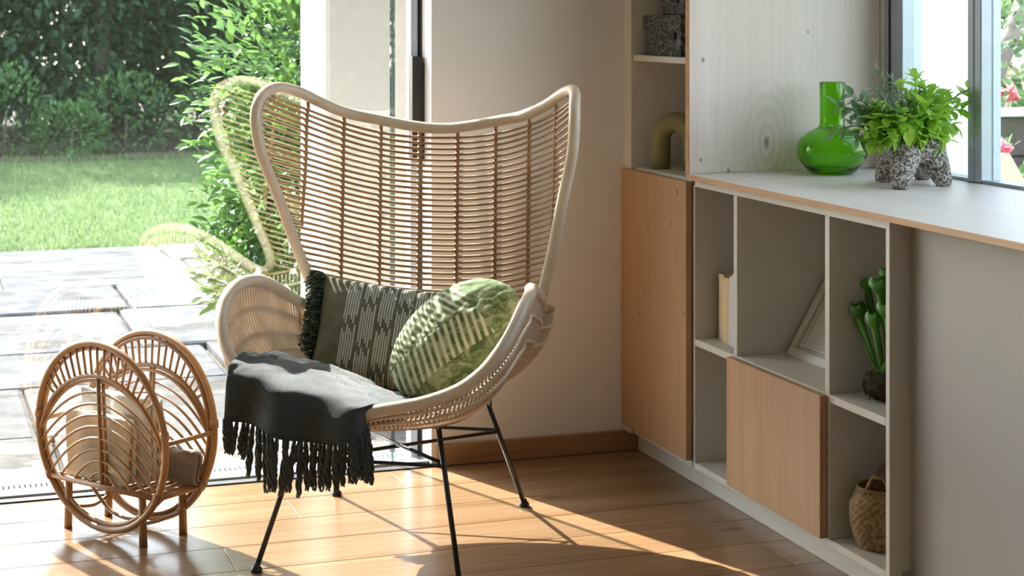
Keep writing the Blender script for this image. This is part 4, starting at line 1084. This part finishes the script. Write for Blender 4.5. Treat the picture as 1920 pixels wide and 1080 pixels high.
# books: each its own cover and pages
M['paper'] = m_plain('book_pages', (0.72, 0.66, 0.54), 0.9, 0.05, 60)
def book(label, x, y, w, h, dep, col, lean=0.0):
    r = thing('book', label, 'book', (x, y, .4132), 0, 'books on the small shelf'); r.rotation_euler = (lean, 0, 0)
    cm = m_plain('book_cover', col, 0.6, 0.04, 20)
    MB().bbox((0, 0, 0), (dep, .0022, h), .0006).build('cover', cm, r); MB().bbox((0, w - .0022, 0), (dep, w, h), .0006).build('cover', cm, r)
    MB().bbox((-.0022, 0, 0), (0.0, w, h), .0006).build('spine', cm, r)
    MB().box((.0005, .0022, .003), (dep - .004, w - .0022, h - .003)).build('pages', M['paper'], r)
bx = 2.068
y_ = 4.262
for lab, w_, h_, c_, ln_ in (('white book leaning towards the shelf divider', .020, .195, (.55, .56, .62), .05), ('pale grey book behind the leaning white one', .016, .186, (.60, .58, .56), .03), ('sand coloured book in the middle of the row', .030, .178, (.62, .47, .28), 0), ('slim cream book between two sand coloured ones', .016, .170, (.70, .56, .36), 0), ('thick sand coloured book at the end of the row', .028, .180, (.60, .44, .25), 0), ('narrow tan book closing the row', .014, .179, (.55, .40, .23), 0)):
    book(lab, bx, y_, w_, h_, .125, c_, ln_); y_ += w_ + .001 + (.003 if ln_ else 0); bx += .004

# picture frame leaning back in the wide compartment
fr0 = Vector((2.16, 4.150, .4135)); lean = math.radians(31)
pf = thing('picture_frame', 'empty greige picture frame leaning back on the shelf', 'picture frame', fr0); pf.rotation_euler = (0, lean, 0)
FW, FH = .425, .30
def fbar(name, a, b, mt='frame', e=.002): MB().bbox(a, b, e).build(name, M[mt], pf)
M['frame'] = m_plain('frame_paint', (0.62, 0.59, 0.53), 0.5, 0.03)
for y0_, y1_, z0_, z1_ in ((-FW, 0, 0, .024), (-FW, 0, FH - .024, FH), (-.024, 0, .024, FH - .024), (-FW, -FW + .024, .024, FH - .024)): fbar('moulding', (0, y0_, z0_), (.018, y1_, z1_))
for y0_, y1_, z0_, z1_ in ((-FW + .034, -.034, .034, .041), (-FW + .034, -.034, FH - .041, FH - .034), (-.041, -.034, .041, FH - .041), (-FW + .034, -FW + .041, .041, FH - .041)): fbar('inner_moulding', (.006, y0_, z0_), (.016, y1_, z1_), 'frame', .001)
fbar('backing', (.0135, -FW + .02, .02), (.017, -.02, FH - .02), 'frame', .0005)

# pitcher plant with mossy root ball
M['pitcher'] = m_leaf('pitcher_green', (0.035, 0.16, 0.02), (0.10, 0.30, 0.04), 0.25, 0.35)
M['moss'] = m_plain('moss_fibre', (0.045, 0.035, 0.018), 0.95, 0.5, 60, 0.8)
q0 = Vector((2.115, 3.575, .4132))
pp_ = thing('pitcher_plant', 'green pitcher plant with bare mossy root ball on the end shelf', 'plant', q0)
mbm = MB(); rn = random.Random(3); rows = []
for i in range(15):
    th_ = math.pi * i / 14; rows.append([Vector((.046 * math.sin(th_) ** .8 * math.cos(a) * (1 + .12 * noise.noise(Vector((math.cos(a) * 2, math.sin(a) * 2, i * .4)))), .046 * math.sin(th_) ** .8 * math.sin(a) * (1 + .12 * noise.noise(Vector((math.cos(a) * 2, math.sin(a) * 2, i * .4 + 5)))), .034 - .033 * math.cos(th_))) for a in [2 * math.pi * k / 28 for k in range(28)]])
mbm.grid(rows, True); mbm.build('root_ball', M['moss'], pp_, True)
fib = MB()
for k in range(160):
    a = rn.uniform(0, 6.28); z_ = rn.uniform(.004, .066); r_ = .047 * math.sqrt(max(0, 1 - ((z_ - .034) / .037) ** 2)) + .001; a2 = a + rn.uniform(-.7, .7)
    fib.tube([Vector((r_ * math.cos(a), r_ * math.sin(a), z_)), Vector((r_ * 1.1 * math.cos((a + a2) / 2), r_ * 1.1 * math.sin((a + a2) / 2), z_ + .004)), Vector((r_ * math.cos(a2), r_ * math.sin(a2), max(.002, z_ + rn.uniform(-.014, .014))))], .0012, 4)
fib.build('root_fibres', M['moss'], pp_, False, stuff=True)
def pitcher(tip, rad, lid=True, base=(0, 0)):
    b0 = Vector((base[0], base[1], .058)); tip = Vector(tip); md_ = b0.lerp(tip, .5) + Vector((base[0] * .3, base[1] * .3, .01)); cur = spline([b0, md_, tip], 8); n_ = len(cur)
    pit = MB().tube(cur, [.0035 + (rad - .0035) * (i / (n_ - 1)) ** 1.5 for i in range(n_)], 12, caps=False).build('pitcher', M['pitcher'], pp_, True)
    if lid:
        hd = MB(); rows = []
        for i in range(9):
            f = i / 8; rows.append([tip + Vector((math.cos(a) * rad * (1 + 1.25 * math.sin(f * math.pi * .8)), math.sin(a) * rad * (1 + 1.25 * math.sin(f * math.pi * .8)), -.006 + f * .034 + .005 * math.sin(3 * a) * f)) for a in [math.pi * 2 * k / 16 for k in range(12)]])
        hd.grid(rows); hd.build('hood', M['pitcher'], pit, True)
def pq(px, py, x): p = on_x(px, py, x); return p - q0
for px, py, x, rad, bs in ((1588, 550, 2.10, .010, (-.012, .012)), (1625, 540, 2.13, .011, (.008, .012)), (1652, 545, 2.09, .013, (.0, -.012)), (1610, 592, 2.09, .010, (-.012, 0)), (1668, 525, 2.13, .012, (.014, -.012)), (1690, 560, 2.11, .010, (0, -.018)), (1640, 610, 2.08, .010, (-.01, -.006)), (1665, 590, 2.09, .012, (0.0, -.016))):
    pitcher(pq(px, py, x), rad, True, bs)
for px, py, x in ((1628, 668, 2.08), (1660, 678, 2.08), (1645, 650, 2.12)):
    e = pq(px, py, x); MB().tube(spline([Vector((0, 0, .055)), Vector((0, 0, .055)).lerp(e, .5) + Vector((0, .004, 0)), e], 6), [.003, .004, .005, .0055, .006, .006, .006, .0055, .005, .004, .003, .002, .001], 8).build('leaf_blade', M['pitcher'], pp_, True)

# seagrass basket
def m_basket():
    m, t, b, o = new_mat('seagrass_weave'); v = coords(t); sep = t.nodes.new('ShaderNodeSeparateXYZ'); t.links.new(v, sep.inputs[0])
    f = X(t, noise_tex(t, v, 90, 3)); c = ramp(t, f.s, [(0.3, (0.13, 0.075, 0.03)), (0.7, (0.33, 0.215, 0.10))]); setc(t, b, c); b.inputs['Roughness'].default_value = 0.8; return m
M['basket'] = m_basket(); bk0 = Vector((2.118, 3.590, .0762))
bs_ = thing('seagrass_basket', 'small brown woven seagrass basket with looped handles on the bottom shelf', 'basket', bk0)
def brad(f): return .058 + .018 * math.sin(min(1, f * 1.15) * math.pi * .72) - .014 * max(0, f - .75) / .25
bm_ = MB(); NB = 96; rows = []
for i in range(49):
    f = i / 48; rw = []
    for k in range(NB):
        a = 2 * math.pi * k / NB; wv = .0022 * math.sin(k * math.pi / 2 + (i // 3) * math.pi) * math.sin((i % 3 + .5) / 3 * math.pi)
        r_ = brad(f) + wv; rw.append(Vector((r_ * math.cos(a), r_ * math.sin(a), .135 * f)))
    rows.append(rw)
inn = [[Vector(((brad(f) - .005) * math.cos(2 * math.pi * k / NB), (brad(f) - .005) * math.sin(2 * math.pi * k / NB), .135 * f)) for k in range(NB)] for f in (1, .75, .5, .25, .04)]
bm_.grid(rows + inn, True); bm_.add(inn[-1], [tuple(range(NB))]); bm_.add(rows[0], [tuple(range(NB - 1, -1, -1))])
bm_.build('body', M['basket'], bs_, True)
MB().tube([Vector((brad(1) * math.cos(a * .131), brad(1) * math.sin(a * .131), .136)) for a in range(48)], .0042, 7, True).build('rim', M['basket'], bs_, True)
for a0 in (-2.3, .85):
    pa = [Vector((brad(1) * math.cos(a0 + d_), brad(1) * math.sin(a0 + d_), .128)) for d_ in (-.55, .55)]; c_ = Vector((brad(1) * 1.08 * math.cos(a0), brad(1) * 1.08 * math.sin(a0), .172))
    MB().tube(spline([pa[0], pa[0].lerp(c_, .55) + Vector((0, 0, .014)), c_, pa[1].lerp(c_, .55) + Vector((0, 0, .014)), pa[1]], 6), .0042, 7).build('handle', M['basket'], bs_, True)
